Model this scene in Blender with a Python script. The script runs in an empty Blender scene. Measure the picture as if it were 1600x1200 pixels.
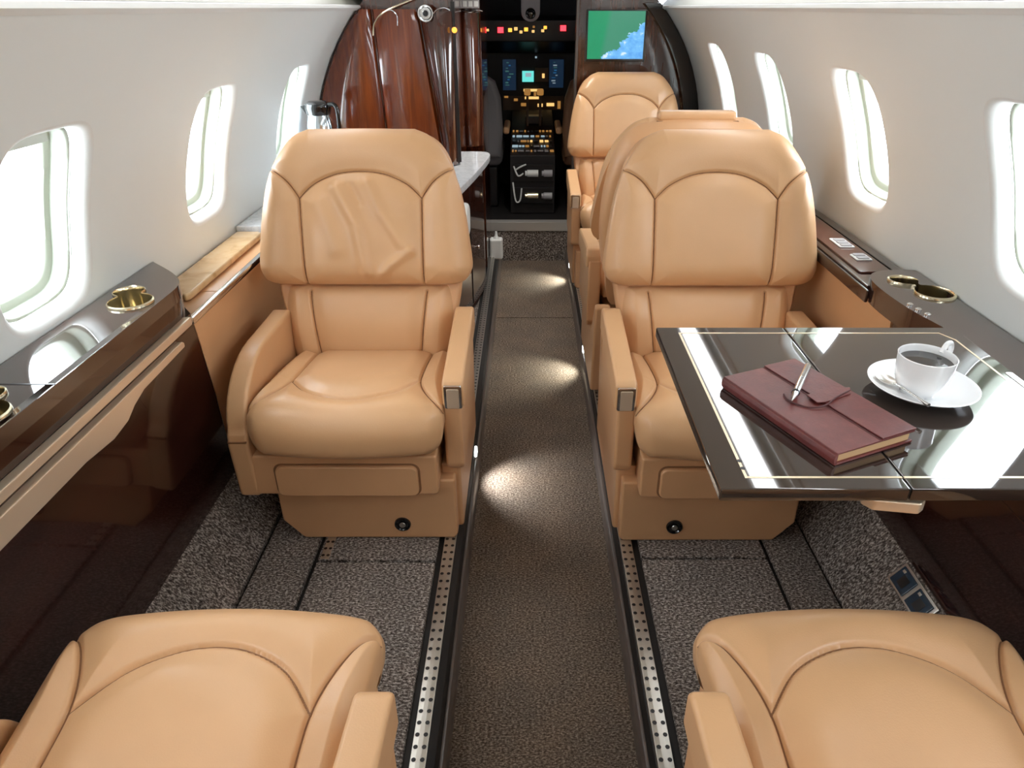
import bpy, bmesh, math, random
import numpy as np
from mathutils import Vector, Matrix
random.seed(7)
rng = np.random.default_rng(7)
scene = bpy.context.scene
COL = scene.collection
PI = math.pi
R = math.radians

# ------------------------------------------------------------------ camera
F = 1080.0
PITCH = math.atan(588.0 / F)
CAM = Vector((0, 0, 1.28))
cd = bpy.data.cameras.new('camera')
cam = bpy.data.objects.new('camera', cd)
COL.objects.link(cam)
cam.location = CAM
cam.rotation_euler = (PI / 2 - PITCH, 0, 0)
cd.sensor_width = 36
cd.lens = F / 1600 * 36
cd.shift_x = -26 / 1600
cd.clip_start = 0.02
scene.camera = cam

# ------------------------------------------------------------------ materials
MATS = {}
def mat(name, color, rough=0.5, metal=0.0, coat=0.0, spec=0.5, emis=None, estr=0.0, trans=0.0):
    m = bpy.data.materials.new(name)
    m.use_nodes = True
    b = m.node_tree.nodes['Principled BSDF']
    b.inputs['Base Color'].default_value = (*color, 1)
    b.inputs['Roughness'].default_value = rough
    b.inputs['Metallic'].default_value = metal
    b.inputs['Coat Weight'].default_value = coat
    b.inputs['Coat Roughness'].default_value = 0.03
    b.inputs['Specular IOR Level'].default_value = spec
    b.inputs['Transmission Weight'].default_value = trans
    if emis:
        b.inputs['Emission Color'].default_value = (*emis, 1)
        b.inputs['Emission Strength'].default_value = estr
    MATS[name] = m
    return m
def nodes(m):
    return m.node_tree.nodes, m.node_tree.links, m.node_tree.nodes['Principled BSDF']
def texco(n, l, scale=(1, 1, 1), rot=(0, 0, 0)):
    t = n.new('ShaderNodeTexCoord')
    mp = n.new('ShaderNodeMapping')
    mp.inputs['Scale'].default_value = scale
    mp.inputs['Rotation'].default_value = rot
    l.new(t.outputs['Object'], mp.inputs['Vector'])
    return mp.outputs['Vector']
def noise(n, l, vec, scale, detail=3, rough=0.5, dist=0.0):
    t = n.new('ShaderNodeTexNoise')
    t.inputs['Scale'].default_value = scale
    t.inputs['Detail'].default_value = detail
    t.inputs['Roughness'].default_value = rough
    t.inputs['Distortion'].default_value = dist
    l.new(vec, t.inputs['Vector'])
    return t.outputs['Fac']
def ramp(n, l, fac, stops):
    r = n.new('ShaderNodeValToRGB')
    e = r.color_ramp.elements
    while len(e) < len(stops): e.new(0.5)
    for i, (p, c) in enumerate(stops):
        e[i].position = p; e[i].color = (*c, 1)
    l.new(fac, r.inputs['Fac'])
    return r.outputs['Color']
def bump(n, l, b, h, strength=0.2, dist=0.002):
    bp = n.new('ShaderNodeBump')
    bp.inputs['Strength'].default_value = strength
    bp.inputs['Distance'].default_value = dist
    l.new(h, bp.inputs['Height'])
    l.new(bp.outputs['Normal'], b.inputs['Normal'])

def leather(name, c):
    m = mat(name, c, 0.40, spec=0.5, coat=0.12)
    m.node_tree.nodes['Principled BSDF'].inputs['Coat Roughness'].default_value = 0.28
    n, l, b = nodes(m)
    v = texco(n, l)
    f = noise(n, l, v, 6, 3)
    l.new(ramp(n, l, f, [(0.3, tuple(x * 0.95 for x in c)), (0.7, tuple(min(1, x * 1.04) for x in c))]), b.inputs['Base Color'])
    vo = n.new('ShaderNodeTexVoronoi'); vo.inputs['Scale'].default_value = 420
    l.new(v, vo.inputs['Vector'])
    bump(n, l, b, vo.outputs['Distance'], 0.10, 0.001)
    return m
LEATHER = leather('tan_leather', (0.69, 0.408, 0.208))
LEATHER_SEAM = mat('leather_seam', (0.26, 0.125, 0.055), 0.6)
LEATHER_TRIM = leather('tan_leather_panel', (0.67, 0.378, 0.190))
LEATHER_LID = mat('tan_burl_lid', (0.62, 0.40, 0.20), 0.22, coat=0.4)
def _lid():
    m = LEATHER_LID
    n, l, b = nodes(m)
    f = noise(n, l, texco(n, l), 14, 5, 0.6, 1.2)
    l.new(ramp(n, l, f, [(0.3, (0.50, 0.29, 0.11)), (0.5, (0.66, 0.43, 0.21)), (0.75, (0.74, 0.52, 0.30))]), b.inputs['Base Color'])
_lid()

def wood(name, dark, mid, light, sc, rough=0.12, coat=1.0, dist=0.6, spec=0.5):
    m = mat(name, mid, rough, coat=coat, spec=spec)
    n, l, b = nodes(m)
    v = texco(n, l, sc)
    f = noise(n, l, v, 5, 6, 0.6, dist)
    l.new(ramp(n, l, f, [(0.25, dark), (0.5, mid), (0.78, light)]), b.inputs['Base Color'])
    return m
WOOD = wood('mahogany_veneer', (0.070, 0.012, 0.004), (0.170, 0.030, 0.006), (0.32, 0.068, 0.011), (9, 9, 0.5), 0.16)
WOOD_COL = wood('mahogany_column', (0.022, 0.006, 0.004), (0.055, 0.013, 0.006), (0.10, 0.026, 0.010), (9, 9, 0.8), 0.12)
WOOD_DARK = wood('dark_mahogany_panel', (0.015, 0.0040, 0.0028), (0.025, 0.0066, 0.0046), (0.040, 0.010, 0.0066), (3, 0.6, 3), 0.13, 0.5)
WOOD_LEDGE = wood('dark_lacquered_ledge', (0.022, 0.011, 0.009), (0.038, 0.019, 0.015), (0.058, 0.028, 0.021), (9, 1.2, 9), 0.08, 1.0)
WOOD_SWITCH = wood('red_brown_switch_panel', (0.05, 0.017, 0.012), (0.10, 0.034, 0.024), (0.15, 0.055, 0.038), (9, 1.2, 9), 0.2, 0.5)
TABLE = wood('table_lacquer', (0.020, 0.013, 0.010), (0.032, 0.021, 0.016), (0.046, 0.031, 0.023), (1.0, 8, 8), 0.05, 1.0)
INLAY = mat('brass_inlay', (0.72, 0.60, 0.42), 0.3, 0.6)
GOLD = mat('polished_gold', (0.82, 0.73, 0.53), 0.18, 1.0)
PALEGOLD = mat('pale_bronze_rail', (0.78, 0.64, 0.48), 0.34, 0.6)
CHROME = mat('chrome', (0.80, 0.81, 0.82), 0.08, 1.0)
STEEL = mat('brushed_steel', (0.62, 0.60, 0.56), 0.32, 1.0)
TRACKM = mat('seat_track_aluminium', (0.60, 0.58, 0.53), 0.30, 0.9)
BLACK = mat('black_plastic', (0.010, 0.010, 0.011), 0.35)
BLACKGLOSS = mat('black_gloss', (0.006, 0.006, 0.007), 0.08, coat=0.6)
DARKGAP = mat('dark_rubber', (0.012, 0.010, 0.009), 0.6)
EDGE = mat('brown_edge_trim', (0.115, 0.090, 0.078), 0.32, coat=0.3)
COCKPIT = mat('cockpit_black', (0.012, 0.010, 0.010), 0.6)
PANELBR = mat('panel_brown', (0.10, 0.055, 0.025), 0.5)
GREY = mat('grey_seat_fabric', (0.17, 0.165, 0.17), 0.7)
BROWNSEAT = mat('brown_seat_leather', (0.22, 0.11, 0.055), 0.5)
PLASTIC_WHITE = mat('white_plastic', (0.80, 0.82, 0.80), 0.35)
PLASTIC_GREY = mat('grey_plastic', (0.42, 0.41, 0.42), 0.4)
PORCELAIN = mat('white_porcelain', (0.93, 0.94, 0.95), 0.10, coat=0.6)
COFFEE = mat('black_coffee', (0.010, 0.007, 0.005), 0.03, coat=0.6)
PAPER = mat('page_edges', (0.52, 0.33, 0.17), 0.7)
STEEL_BLUE = mat('polished_steel', (0.66, 0.74, 0.80), 0.12, 1.0)
SILL = mat('sill_grey_metal', (0.52, 0.50, 0.47), 0.35, 0.4)
NAVY = mat('navy_socket', (0.012, 0.035, 0.062), 0.25, coat=0.4)
FRAME = mat('window_surround', (0.80, 0.81, 0.79), 0.42)
INNERF = mat('window_inner_frame', (0.52, 0.56, 0.47), 0.45)
COVE_SHADOW = mat('cove_shadow_beige', (0.26, 0.26, 0.22), 0.5)
SHADE = mat('window_shade', (0.62, 0.64, 0.60), 0.5)

WALL = mat('cream_wall_panel', (0.76, 0.75, 0.715), 0.45, spec=0.35)
def _wall():
    n, l, b = nodes(WALL)
    f = noise(n, l, texco(n, l), 2.5, 2)
    l.new(ramp(n, l, f, [(0.3, (0.815, 0.85, 0.835)), (0.7, (0.835, 0.87, 0.855))]), b.inputs['Base Color'])
_wall()
CEIL = mat('ceiling_panel', (0.74, 0.73, 0.68), 0.5)
MARBLE = mat('pale_stone_counter', (0.66, 0.68, 0.70), 0.15, coat=0.3)
def _marble():
    n, l, b = nodes(MARBLE)
    f = noise(n, l, texco(n, l), 60, 5, 0.7, 0.5)
    l.new(ramp(n, l, f, [(0.3, (0.50, 0.53, 0.56)), (0.6, (0.72, 0.74, 0.76))]), b.inputs['Base Color'])
_marble()
RED_LEATHER = mat('burgundy_leather', (0.19, 0.045, 0.040), 0.38, spec=0.5)
def _red():
    n, l, b = nodes(RED_LEATHER)
    v = texco(n, l)
    f = noise(n, l, v, 26, 5, 0.65)
    l.new(ramp(n, l, f, [(0.25, (0.095, 0.018, 0.017)), (0.6, (0.155, 0.034, 0.030)), (0.85, (0.22, 0.062, 0.052))]), b.inputs['Base Color'])
    bump(n, l, b, noise(n, l, v, 300, 3), 0.3, 0.001)
_red()
RED_DARK = mat('burgundy_cord', (0.085, 0.018, 0.018), 0.5)

def carpet(name, dark, mid, light, scale, warm):
    m = mat(name, mid, 0.95, spec=0.1)
    n, l, b = nodes(m)
    v = texco(n, l)
    vs = texco(n, l, (1.0, 1.7, 1.0))
    f = noise(n, l, vs, scale, 3, 0.7)
    c = ramp(n, l, f, [(0.34, dark), (0.5, mid), (0.64, light)])
    g = ramp(n, l, noise(n, l, v, 9, 2), [(0.35, (0.86, 0.86, 0.86)), (0.7, warm)])
    mx = n.new('ShaderNodeMix'); mx.data_type = 'RGBA'; mx.blend_type = 'MULTIPLY'
    mx.inputs[0].default_value = 1.0
    l.new(c, mx.inputs[6]); l.new(g, mx.inputs[7])
    l.new(mx.outputs[2], b.inputs['Base Color'])
    bump(n, l, b, f, 0.9, 0.004)
    return m
CARPET_AISLE = carpet('aisle_carpet', (0.055, 0.038, 0.028), (0.190, 0.146, 0.112), (0.46, 0.38, 0.31), 170, (1.05, 1.0, 0.95))
CARPET_SIDE = carpet('side_carpet', (0.030, 0.022, 0.019), (0.175, 0.146, 0.127), (0.62, 0.56, 0.51), 150, (1.05, 1.02, 1.0))

GLASS = bpy.data.materials.new('window_pane_clear')
GLASS.use_nodes = True
def _glass():
    nt = GLASS.node_tree
    nt.nodes.clear()
    o = nt.nodes.new('ShaderNodeOutputMaterial')
    mx = nt.nodes.new('ShaderNodeMixShader')
    tr = nt.nodes.new('ShaderNodeBsdfTransparent')
    gl = nt.nodes.new('ShaderNodeBsdfGlossy')
    gl.inputs['Roughness'].default_value = 0.02
    mx.inputs[0].default_value = 0.06
    nt.links.new(tr.outputs[0], mx.inputs[1]); nt.links.new(gl.outputs[0], mx.inputs[2])
    nt.links.new(mx.outputs[0], o.inputs['Surface'])
_glass()
def glow(name, c, s):
    return mat(name, (0.02, 0.02, 0.02), 0.4, emis=c, estr=s)
COVE = glow('cove_light_diffuser', (0.97, 0.985, 1.0), 9.5)
LED = glow('aisle_led', (0.95, 1.0, 0.95), 6.0)
G_RED = glow('red_lamp', (1.0, 0.02, 0.03), 5.0)
G_AMBER = glow('amber_lamp', (1.0, 0.40, 0.05), 1.8)
G_WARM = glow('warm_key_light', (1.0, 0.60, 0.20), 0.95)
G_WARMDIM = glow('warm_dim_key_light', (0.9, 0.42, 0.10), 0.32)
G_ICE = glow('ice_display', (0.50, 0.68, 0.78), 0.50)
G_BLUE2 = glow('blue_symbol', (0.02, 0.18, 0.42), 0.5)
G_TEAL = glow('teal_display', (0.15, 0.75, 0.70), 0.9)
G_BLUE = glow('blue_display', (0.010, 0.045, 0.11), 0.28)
G_GREENLINE = glow('green_symbol', (0.15, 0.45, 0.40), 0.22)
G_LINE = glow('pale_symbol', (0.5, 0.65, 0.75), 0.30)
MAPM = mat('moving_map', (0.01, 0.01, 0.01), 0.25)
def _map():
    n, l, b = nodes(MAPM)
    tc = n.new('ShaderNodeTexCoord')
    sp = n.new('ShaderNodeSeparateXYZ')
    l.new(tc.outputs['Generated'], sp.inputs[0])
    nz = noise(n, l, tc.outputs['Generated'], 5, 4, 0.6)
    def math_(op, a, b_):
        t = n.new('ShaderNodeMath'); t.operation = op
        for i, q in enumerate((a, b_)):
            if isinstance(q, (int, float)): t.inputs[i].default_value = q
            else: l.new(q, t.inputs[i])
        return t.outputs[0]
    # sea: lower right; dark green strip: left
    sea = math_('SUBTRACT', math_('ADD', math_('SUBTRACT', sp.outputs['X'], sp.outputs['Z']), math_('MULTIPLY', nz, 0.7)), 0.62)
    land = ramp(n, l, math_('ADD', sp.outputs['X'], math_('MULTIPLY', math_('SUBTRACT', sp.outputs['Z'], 0.5), -0.15)),
                [(0.27, (0.005, 0.27, 0.12)), (0.36, (0.04, 0.25, 0.15))])
    seac = ramp(n, l, nz, [(0.4, (0.10, 0.35, 0.80)), (0.6, (0.18, 0.52, 0.90)), (0.66, (0.65, 0.8, 0.9))])
    st = n.new('ShaderNodeMath'); st.operation = 'GREATER_THAN'; st.inputs[1].default_value = 0.0
    l.new(sea, st.inputs[0])
    mx = n.new('ShaderNodeMix'); mx.data_type = 'RGBA'
    l.new(st.outputs[0], mx.inputs[0]); l.new(land, mx.inputs[6]); l.new(seac, mx.inputs[7])
    l.new(mx.outputs[2], b.inputs['Emission Color'])
    b.inputs['Emission Strength'].default_value = 0.95
_map()

# ------------------------------------------------------------------ helpers
def finish(me, m, sharp=38):
    for p in me.polygons: p.use_smooth = True
    me.set_sharp_from_angle(angle=R(sharp))
    if m: me.materials.append(m)
def link(name, me, parent=None, loc=(0, 0, 0), rot=(0, 0, 0)):
    o = bpy.data.objects.new(name, me)
    COL.objects.link(o)
    o.location = loc; o.rotation_euler = rot
    if parent: o.parent = parent
    return o
def obj(name, bm, m, parent=None, loc=(0, 0, 0), rot=(0, 0, 0), sharp=38):
    bmesh.ops.recalc_face_normals(bm, faces=bm.faces)
    me = bpy.data.meshes.new(name)
    bm.to_mesh(me); bm.free()
    finish(me, m, sharp)
    o = link(name, me, parent, loc, rot)
    wn = o.modifiers.new('weighted_normals', 'WEIGHTED_NORMAL'); wn.keep_sharp = True; wn.weight = 80
    return o
def thing(name, label, cat, loc=(0, 0, 0), rotz=0, group=None):
    o = bpy.data.objects.new(name, None)
    COL.objects.link(o)
    o.empty_display_size = 0.05
    o.location = loc; o.rotation_euler = (0, 0, rotz)
    return tag(o, label, cat, group)
def in_t(o, t):
    o.location = -Vector(t.location); return o
def tag(o, label, cat, group=None):
    o['label'] = label; o['category'] = cat
    if group: o['group'] = group
    return o
def struct(o):
    o['kind'] = 'structure'
    return o
def box(x0, x1, y0, y1, z0, z1, bev=0.0, seg=2, bm=None):
    own = bm is None
    b = bmesh.new()
    bmesh.ops.create_cube(b, size=1)
    for v in b.verts:
        v.co = Vector(((x0 + x1) / 2 + v.co.x * (x1 - x0), (y0 + y1) / 2 + v.co.y * (y1 - y0), (z0 + z1) / 2 + v.co.z * (z1 - z0)))
    if bev > 0:
        bmesh.ops.bevel(b, geom=b.edges[:], offset=bev, segments=seg, profile=0.5, affect='EDGES')
    if own: return b
    merge(bm, b); return bm
def merge(dst, src):
    me = bpy.data.meshes.new('tmp'); src.to_mesh(me); src.free()
    dst.from_mesh(me); bpy.data.meshes.remove(me)
def prism(pts, axis, a0, a1, bev=0.0, seg=2, bev_caps_only=False):
    """polygon pts extruded along axis: 'x': pts=(y,z); 'y': pts=(x,z); 'z': pts=(x,y)"""
    b = bmesh.new()
    def P(p, a):
        if axis == 'x': return Vector((a, p[0], p[1]))
        if axis == 'y': return Vector((p[0], a, p[1]))
        return Vector((p[0], p[1], a))
    v0 = [b.verts.new(P(p, a0)) for p in pts]
    v1 = [b.verts.new(P(p, a1)) for p in pts]
    n = len(pts)
    for i in range(n):
        b.faces.new((v0[i], v0[(i + 1) % n], v1[(i + 1) % n], v1[i]))
    b.faces.new(v0[::-1]); b.faces.new(v1)
    bmesh.ops.recalc_face_normals(b, faces=b.faces)
    if bev > 0:
        es = [e for e in b.edges if (not bev_caps_only) or any(len(f.verts) == n for f in e.link_faces)]
        bmesh.ops.bevel(b, geom=es, offset=bev, segments=seg, profile=0.5, affect='EDGES')
    return b
def rrect(x0, x1, y0, y1, r, n=6):
    out = []
    for cx, cy, a in ((x1 - r, y1 - r, 0), (x0 + r, y1 - r, 90), (x0 + r, y0 + r, 180), (x1 - r, y0 + r, 270)):
        for k in range(n + 1):
            t = R(a + 90 * k / n)
            out.append((cx + r * math.cos(t), cy + r * math.sin(t)))
    return out
def lathe(prof, n=40, cx=0, cy=0, closed=False):
    b = bmesh.new()
    rings = []
    for r, z in prof:
        if r < 1e-6: rings.append([b.verts.new((cx, cy, z))])
        else: rings.append([b.verts.new((cx + r * math.cos(2 * PI * k / n), cy + r * math.sin(2 * PI * k / n), z)) for k in range(n)])
    for A, B in zip(rings, rings[1:]):
        for k in range(n):
            k2 = (k + 1) % n
            if len(A) == 1 and len(B) == 1: continue
            if len(A) == 1: b.faces.new((A[0], B[k2], B[k]))
            elif len(B) == 1: b.faces.new((A[k], A[k2], B[0]))
            else: b.faces.new((A[k], A[k2], B[k2], B[k]))
    return b
def tube(pts, r, n=10, cap=True):
    b = bmesh.new()
    pts = [Vector(p) for p in pts]
    rs = r if isinstance(r, (list, tuple)) else [r] * len(pts)
    t0 = (pts[1] - pts[0]).normalized()
    up = Vector((0, 0, 1)) if abs(t0.z) < 0.9 else Vector((1, 0, 0))
    a = t0.cross(up).normalized()
    rings = []
    for i, p in enumerate(pts):
        t = (pts[min(i + 1, len(pts) - 1)] - pts[max(i - 1, 0)]).normalized()
        a = (a - t * a.dot(t)).normalized()
        c = t.cross(a)
        rings.append([b.verts.new(p + (a * math.cos(2 * PI * k / n) + c * math.sin(2 * PI * k / n)) * rs[i]) for k in range(n)])
    for A, B in zip(rings, rings[1:]):
        for k in range(n): b.faces.new((A[k], A[(k + 1) % n], B[(k + 1) % n], B[k]))
    if cap:
        b.faces.new(rings[0][::-1]); b.faces.new(rings[-1])
    return b
def smooth_path(pts, n=12):
    pts = [Vector(p) for p in pts]
    out = []
    for i in range(len(pts) - 1):
        p0 = pts[max(i - 1, 0)]; p1 = pts[i]; p2 = pts[i + 1]; p3 = pts[min(i + 2, len(pts) - 1)]
        for k in range(n):
            t = k / n
            out.append(0.5 * ((2 * p1) + (p2 - p0) * t + (2 * p0 - 5 * p1 + 4 * p2 - p3) * t * t + (3 * p1 - p0 - 3 * p2 + p3) * t ** 3))
    out.append(pts[-1])
    return out
def plate(outer, holes, z0, z1, bev=0.0):
    """flat plate with holes, pts in xy"""
    b = bmesh.new()
    es = []; loops = []
    for lp in [outer] + holes:
        vs = [b.verts.new((p[0], p[1], z1)) for p in lp]
        loops.append(vs)
        for i in range(len(vs)): es.append(b.edges.new((vs[i], vs[(i + 1) % len(vs)])))
    bmesh.ops.triangle_fill(b, edges=es, use_beauty=True, normal=(0, 0, 1))
    for vs in loops:
        lo = [b.verts.new((v.co.x, v.co.y, z0)) for v in vs]
        for i in range(len(vs)):
            j = (i + 1) % len(vs)
            b.faces.new((vs[i], lo[i], lo[j], vs[j]))
    return b
def gridmesh(name, P):
    """P: (nv,nu,3) array -> mesh of quads"""
    nv, nu = P.shape[:2]
    idx = np.arange(nv * nu).reshape(nv, nu)
    q = np.stack([idx[:-1, :-1], idx[:-1, 1:], idx[1:, 1:], idx[1:, :-1]], -1).reshape(-1, 4)
    me = bpy.data.meshes.new(name)
    me.from_pydata(P.reshape(-1, 3).tolist(), [], q.tolist())
    return me

def segdist(px, py, poly):
    d = np.full(px.shape, 1e9)
    for (x0, y0), (x1, y1) in zip(poly, poly[1:]):
        dx, dy = x1 - x0, y1 - y0
        L = dx * dx + dy * dy + 1e-12
        t = np.clip(((px - x0) * dx + (py - y0) * dy) / L, 0, 1)
        d = np.minimum(d, np.hypot(px - x0 - t * dx, py - y0 - t * dy))
    return d
def curve2(pts, n=10):
    return [(p.x, p.y) for p in smooth_path([(a, b, 0) for a, b in pts], n)]

def pillow(name, path, flip, hwtab, T, r, seams, puff, m, parent, nu=150, nv=130, mirror=1, xoff=0.0, wrinkles=(), groove=0.008, gw=0.0032, lam=0.026, edge_w=1.9, bow=0.0):
    """padded cushion: section swept along path (y,z), half width from hwtab (s fraction, hw), grooves at seams (x,s in metres)"""
    pp = np.array([(p.x, p.y) for p in smooth_path([(a, b, 0) for a, b in path], 14)])
    seg = np.hypot(*np.diff(pp, axis=0).T)
    cs = np.concatenate([[0], np.cumsum(seg)]); L = cs[-1]
    s = np.linspace(0, L, nv)
    # denser near the ends
    tt = np.linspace(0, 1, nv); s = L * (tt - 0.35 * np.sin(2 * PI * tt) / (2 * PI))
    cy = np.interp(s, cs, pp[:, 0]); cz = np.interp(s, cs, pp[:, 1])
    ty = np.gradient(cy, s); tz = np.gradient(cz, s)
    k = np.hypot(ty, tz); ty /= k; tz /= k
    ny, nz = (tz, -ty) if not flip else (-tz, ty)
    hp_ = np.array([(p.x, p.y) for p in smooth_path([(a, b, 0) for a, b in hwtab], 10)])
    hw = np.interp(s / L, np.maximum.accumulate(hp_[:, 0]), hp_[:, 1])
    w = np.linspace(-1, 1, nu); w = w + 0.35 * np.sin(PI * w) / PI
    X = w[None, :] * hw[:, None]
    S = np.repeat(s[:, None], nu, 1)
    outline = [(hw[i], s[i]) for i in range(0, nv, 3)]
    de = np.minimum(segdist(np.abs(X), S, outline + [(hw[-1], s[-1])]), np.minimum(S, L - S))
    rw = r * edge_w
    drop = r * (1 - np.sqrt(np.maximum(1 - (1 - np.minimum(de, rw) / rw) ** 2, 0)))
    ds = np.full(X.shape, 1e9)
    for sm in seams: ds = np.minimum(ds, segdist(X, S, sm))
    h = puff * (1 - np.exp(-(np.minimum(ds, de * 1.2) / lam) ** 2)) - groove * np.exp(-(ds / gw) ** 2) - drop
    for (poly, amp, wd) in wrinkles:
        dw = segdist(X, S, poly)
        fade = np.clip(de / 0.03, 0, 1) * np.clip(ds / 0.02, 0, 1)
        h += amp * np.exp(-(dw / wd) ** 2) * fade
    top = np.stack([(X + xoff) * mirror, cy[:, None] + ny[:, None] * h, cz[:, None] + nz[:, None] * h], -1)
    if bow:
        k_ = np.clip((s / L - 0.35) / 0.35, 0, 1)[:, None]
        top[..., 1] -= bow * k_ * k_ * (3 - 2 * k_) * (1 - (X / hw[:, None]) ** 2)
    nV = nv * nu
    verts = top.reshape(-1, 3)
    idx = np.arange(nV).reshape(nv, nu)
    loop = list(idx[0, :]) + list(idx[1:, -1]) + list(idx[-1, -2::-1]) + list(idx[-2:0:-1, 0])
    loop = np.array(loop)
    iv = loop // nu
    base = np.stack([(X.reshape(-1)[loop] + xoff) * mirror, cy[iv] - ny[iv] * T, cz[iv] - nz[iv] * T], -1)
    q = np.stack([idx[:-1, :-1], idx[:-1, 1:], idx[1:, 1:], idx[1:, :-1]], -1).reshape(-1, 4).tolist()
    nl = len(loop)
    for i in range(nl):
        j = (i + 1) % nl
        q.append([int(loop[j]), int(loop[i]), nV + i, nV + j])
    q.append([nV + i for i in range(nl)])
    me = bpy.data.meshes.new(name)
    me.from_pydata(np.concatenate([verts, base]).tolist(), [], q)
    b = bmesh.new(); b.from_mesh(me)
    bmesh.ops.recalc_face_normals(b, faces=b.faces)
    b.to_mesh(me); b.free()
    finish(me, m, 60)
    o = link(name, me, parent)
    # dark tube in each groove, painting the shade of the crease
    for sm in seams:
        a = np.array(sm); sl_ = np.concatenate([[0], np.cumsum(np.hypot(*np.diff(a, axis=0).T))])
        n_ = max(8, int(sl_[-1] / 0.005))
        xs = np.interp(np.linspace(0, sl_[-1], n_), sl_, a[:, 0]); ss = np.interp(np.linspace(0, sl_[-1], n_), sl_, a[:, 1])
        pts = []
        for x_, s_ in zip(xs, ss):
            i = int(np.argmin(np.abs(s - min(max(s_, 0), L)))); j = int(np.argmin(np.abs(X[i] - x_)))
            # local bilinear refinement
            i2 = min(max(i + (1 if s_ > s[i] else -1), 0), nv - 1); j2 = min(max(j + (1 if x_ > X[i, j] else -1), 0), nu - 1)
            fi = (s_ - s[i]) / (s[i2] - s[i] + 1e-12) if i2 != i else 0; fj = (x_ - X[i, j]) / (X[i, j2] - X[i, j] + 1e-12) if j2 != j else 0
            fi = min(max(fi, 0), 1); fj = min(max(fj, 0), 1)
            P_ = top[i, j] * (1 - fi) * (1 - fj) + top[i2, j] * fi * (1 - fj) + top[i, j2] * (1 - fi) * fj + top[i2, j2] * fi * fj
            pts.append(Vector(P_) + Vector((0, ny[i], nz[i])) * 0.0005)
        for _ in range(2):
            pts = [pts[0]] + [(pts[q - 1] + pts[q] * 2 + pts[q + 1]) / 4 for q in range(1, len(pts) - 1)] + [pts[-1]]
        obj('crease_shade', tube(pts, 0.0013, 6), LEATHER_SEAM, o)
    return o

# ------------------------------------------------------------------ setting: floor
ZF = 0.14                       # raised side floor
Y0, Y1 = -1.15, 3.84            # cabin from the aft wall to the cockpit step
XL, XR = -0.163, 0.220          # dropped aisle
CX, CZ, CR = 0.01, 0.70, 0.86   # fuselage lining: circle through the side walls

struct(obj('floor', box(XL, XR, Y0, 3.0, -0.03, 0.0), CARPET_AISLE))
struct(obj('floor', box(XL, XR, 3.006, Y1, -0.03, 0.0), CARPET_AISLE))
struct(obj('floor', box(XL, XR, 2.99, 3.02, -0.03, -0.004), DARKGAP))
# dark sub-floor under the side carpets
struct(obj('floor', box(-0.90, XL - 0.012, Y0, Y1, 0.02, 0.128), DARKGAP))
struct(obj('floor', box(XR + 0.010, 0.93, Y0, Y1, 0.02, 0.128), DARKGAP))
def carpet_slab(x0, x1, y0, y1):
    struct(obj('floor', box(x0, x1, y0, y1, 0.118, ZF, 0.003), CARPET_SIDE))
for (x0, x1, ys) in ((-0.497, -0.219, ((Y0, 1.222), (1.230, 3.8))), (-0.632, -0.508, ((Y0, 3.8),)),
                     (0.267, 0.562, ((Y0, 1.232), (1.240, 3.8))), (0.573, 0.676, ((Y0, 3.8),))):
    for a, b_ in ys: carpet_slab(x0, x1, a, b_)
# carpet running up the side of the fuselage
struct(obj('floor', prism([(-0.640, 0.12), (-0.640, 0.143), (-0.752, 0.258), (-0.80, 0.258), (-0.80, 0.12)], 'y', Y0, 3.8), CARPET_SIDE))
struct(obj('floor', prism([(0.684, 0.12), (0.684, 0.143), (0.790, 0.285), (0.84, 0.285), (0.84, 0.12)], 'y', Y0, 3.8), CARPET_SIDE))
# aisle edge: dark riser with a brown rounded edging at its foot
for i, (x, sgn) in enumerate(((XL, -1), (XR, 1))):
    t = struct(obj('trim_%d' % (i + 1), prism([(x, 0.0), (x, 0.124), (x + sgn * 0.014, 0.134), (x + sgn * 0.014, 0.0)], 'y', Y0, Y1, 0.0015), DARKGAP))
    struct(obj('trim_%d' % (i + 3), prism([(x - sgn * 0.001, 0.004), (x - sgn * 0.011, 0.006), (x - sgn * 0.012, 0.060), (x - sgn * 0.007, 0.072), (x, 0.074)], 'y', Y0, Y1, 0.002), EDGE))

# seat tracks
def track(x0, x1, y0, y1, label, slots=True):
    t = thing('seat_track', label, 'rail', ((x0 + x1) / 2, y0, ZF - 0.012), 0, 'seat tracks in the floor')
    w = x1 - x0; L = y1 - y0
    b = prism([(-w / 2, 0), (w / 2, 0), (w / 2, 0.012), (w * 0.16, 0.013), (-w * 0.16, 0.013), (-w / 2, 0.012)], 'y', 0, L, 0.001)
    obj('rail_body', b, TRACKM, t)
    hb = bmesh.new(); n = int(L / 0.0235)
    for k in range(n):
        for sx in (-0.27, 0.27):
            c = bmesh.ops.create_circle(hb, cap_ends=True, radius=0.0042, segments=10)
            bmesh.ops.translate(hb, verts=c['verts'], vec=(w * sx, 0.012 + k * 0.0235, 0.01325))
            ff = list({f for v in c['verts'] for f in v.link_faces})
    h = obj('lock_hole', hb, BLACK, t); h['kind'] = 'stuff'
    return t
track(-0.205, -0.177, -0.45, 3.6, 'long perforated metal seat track along the left edge of the aisle')
track(0.222, 0.250, -0.45, 3.6, 'long perforated metal seat track along the right edge of the aisle')
track(-0.492, -0.470, 1.232, 1.75, 'short perforated metal track stub under the outer side of left facing seat')

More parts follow.
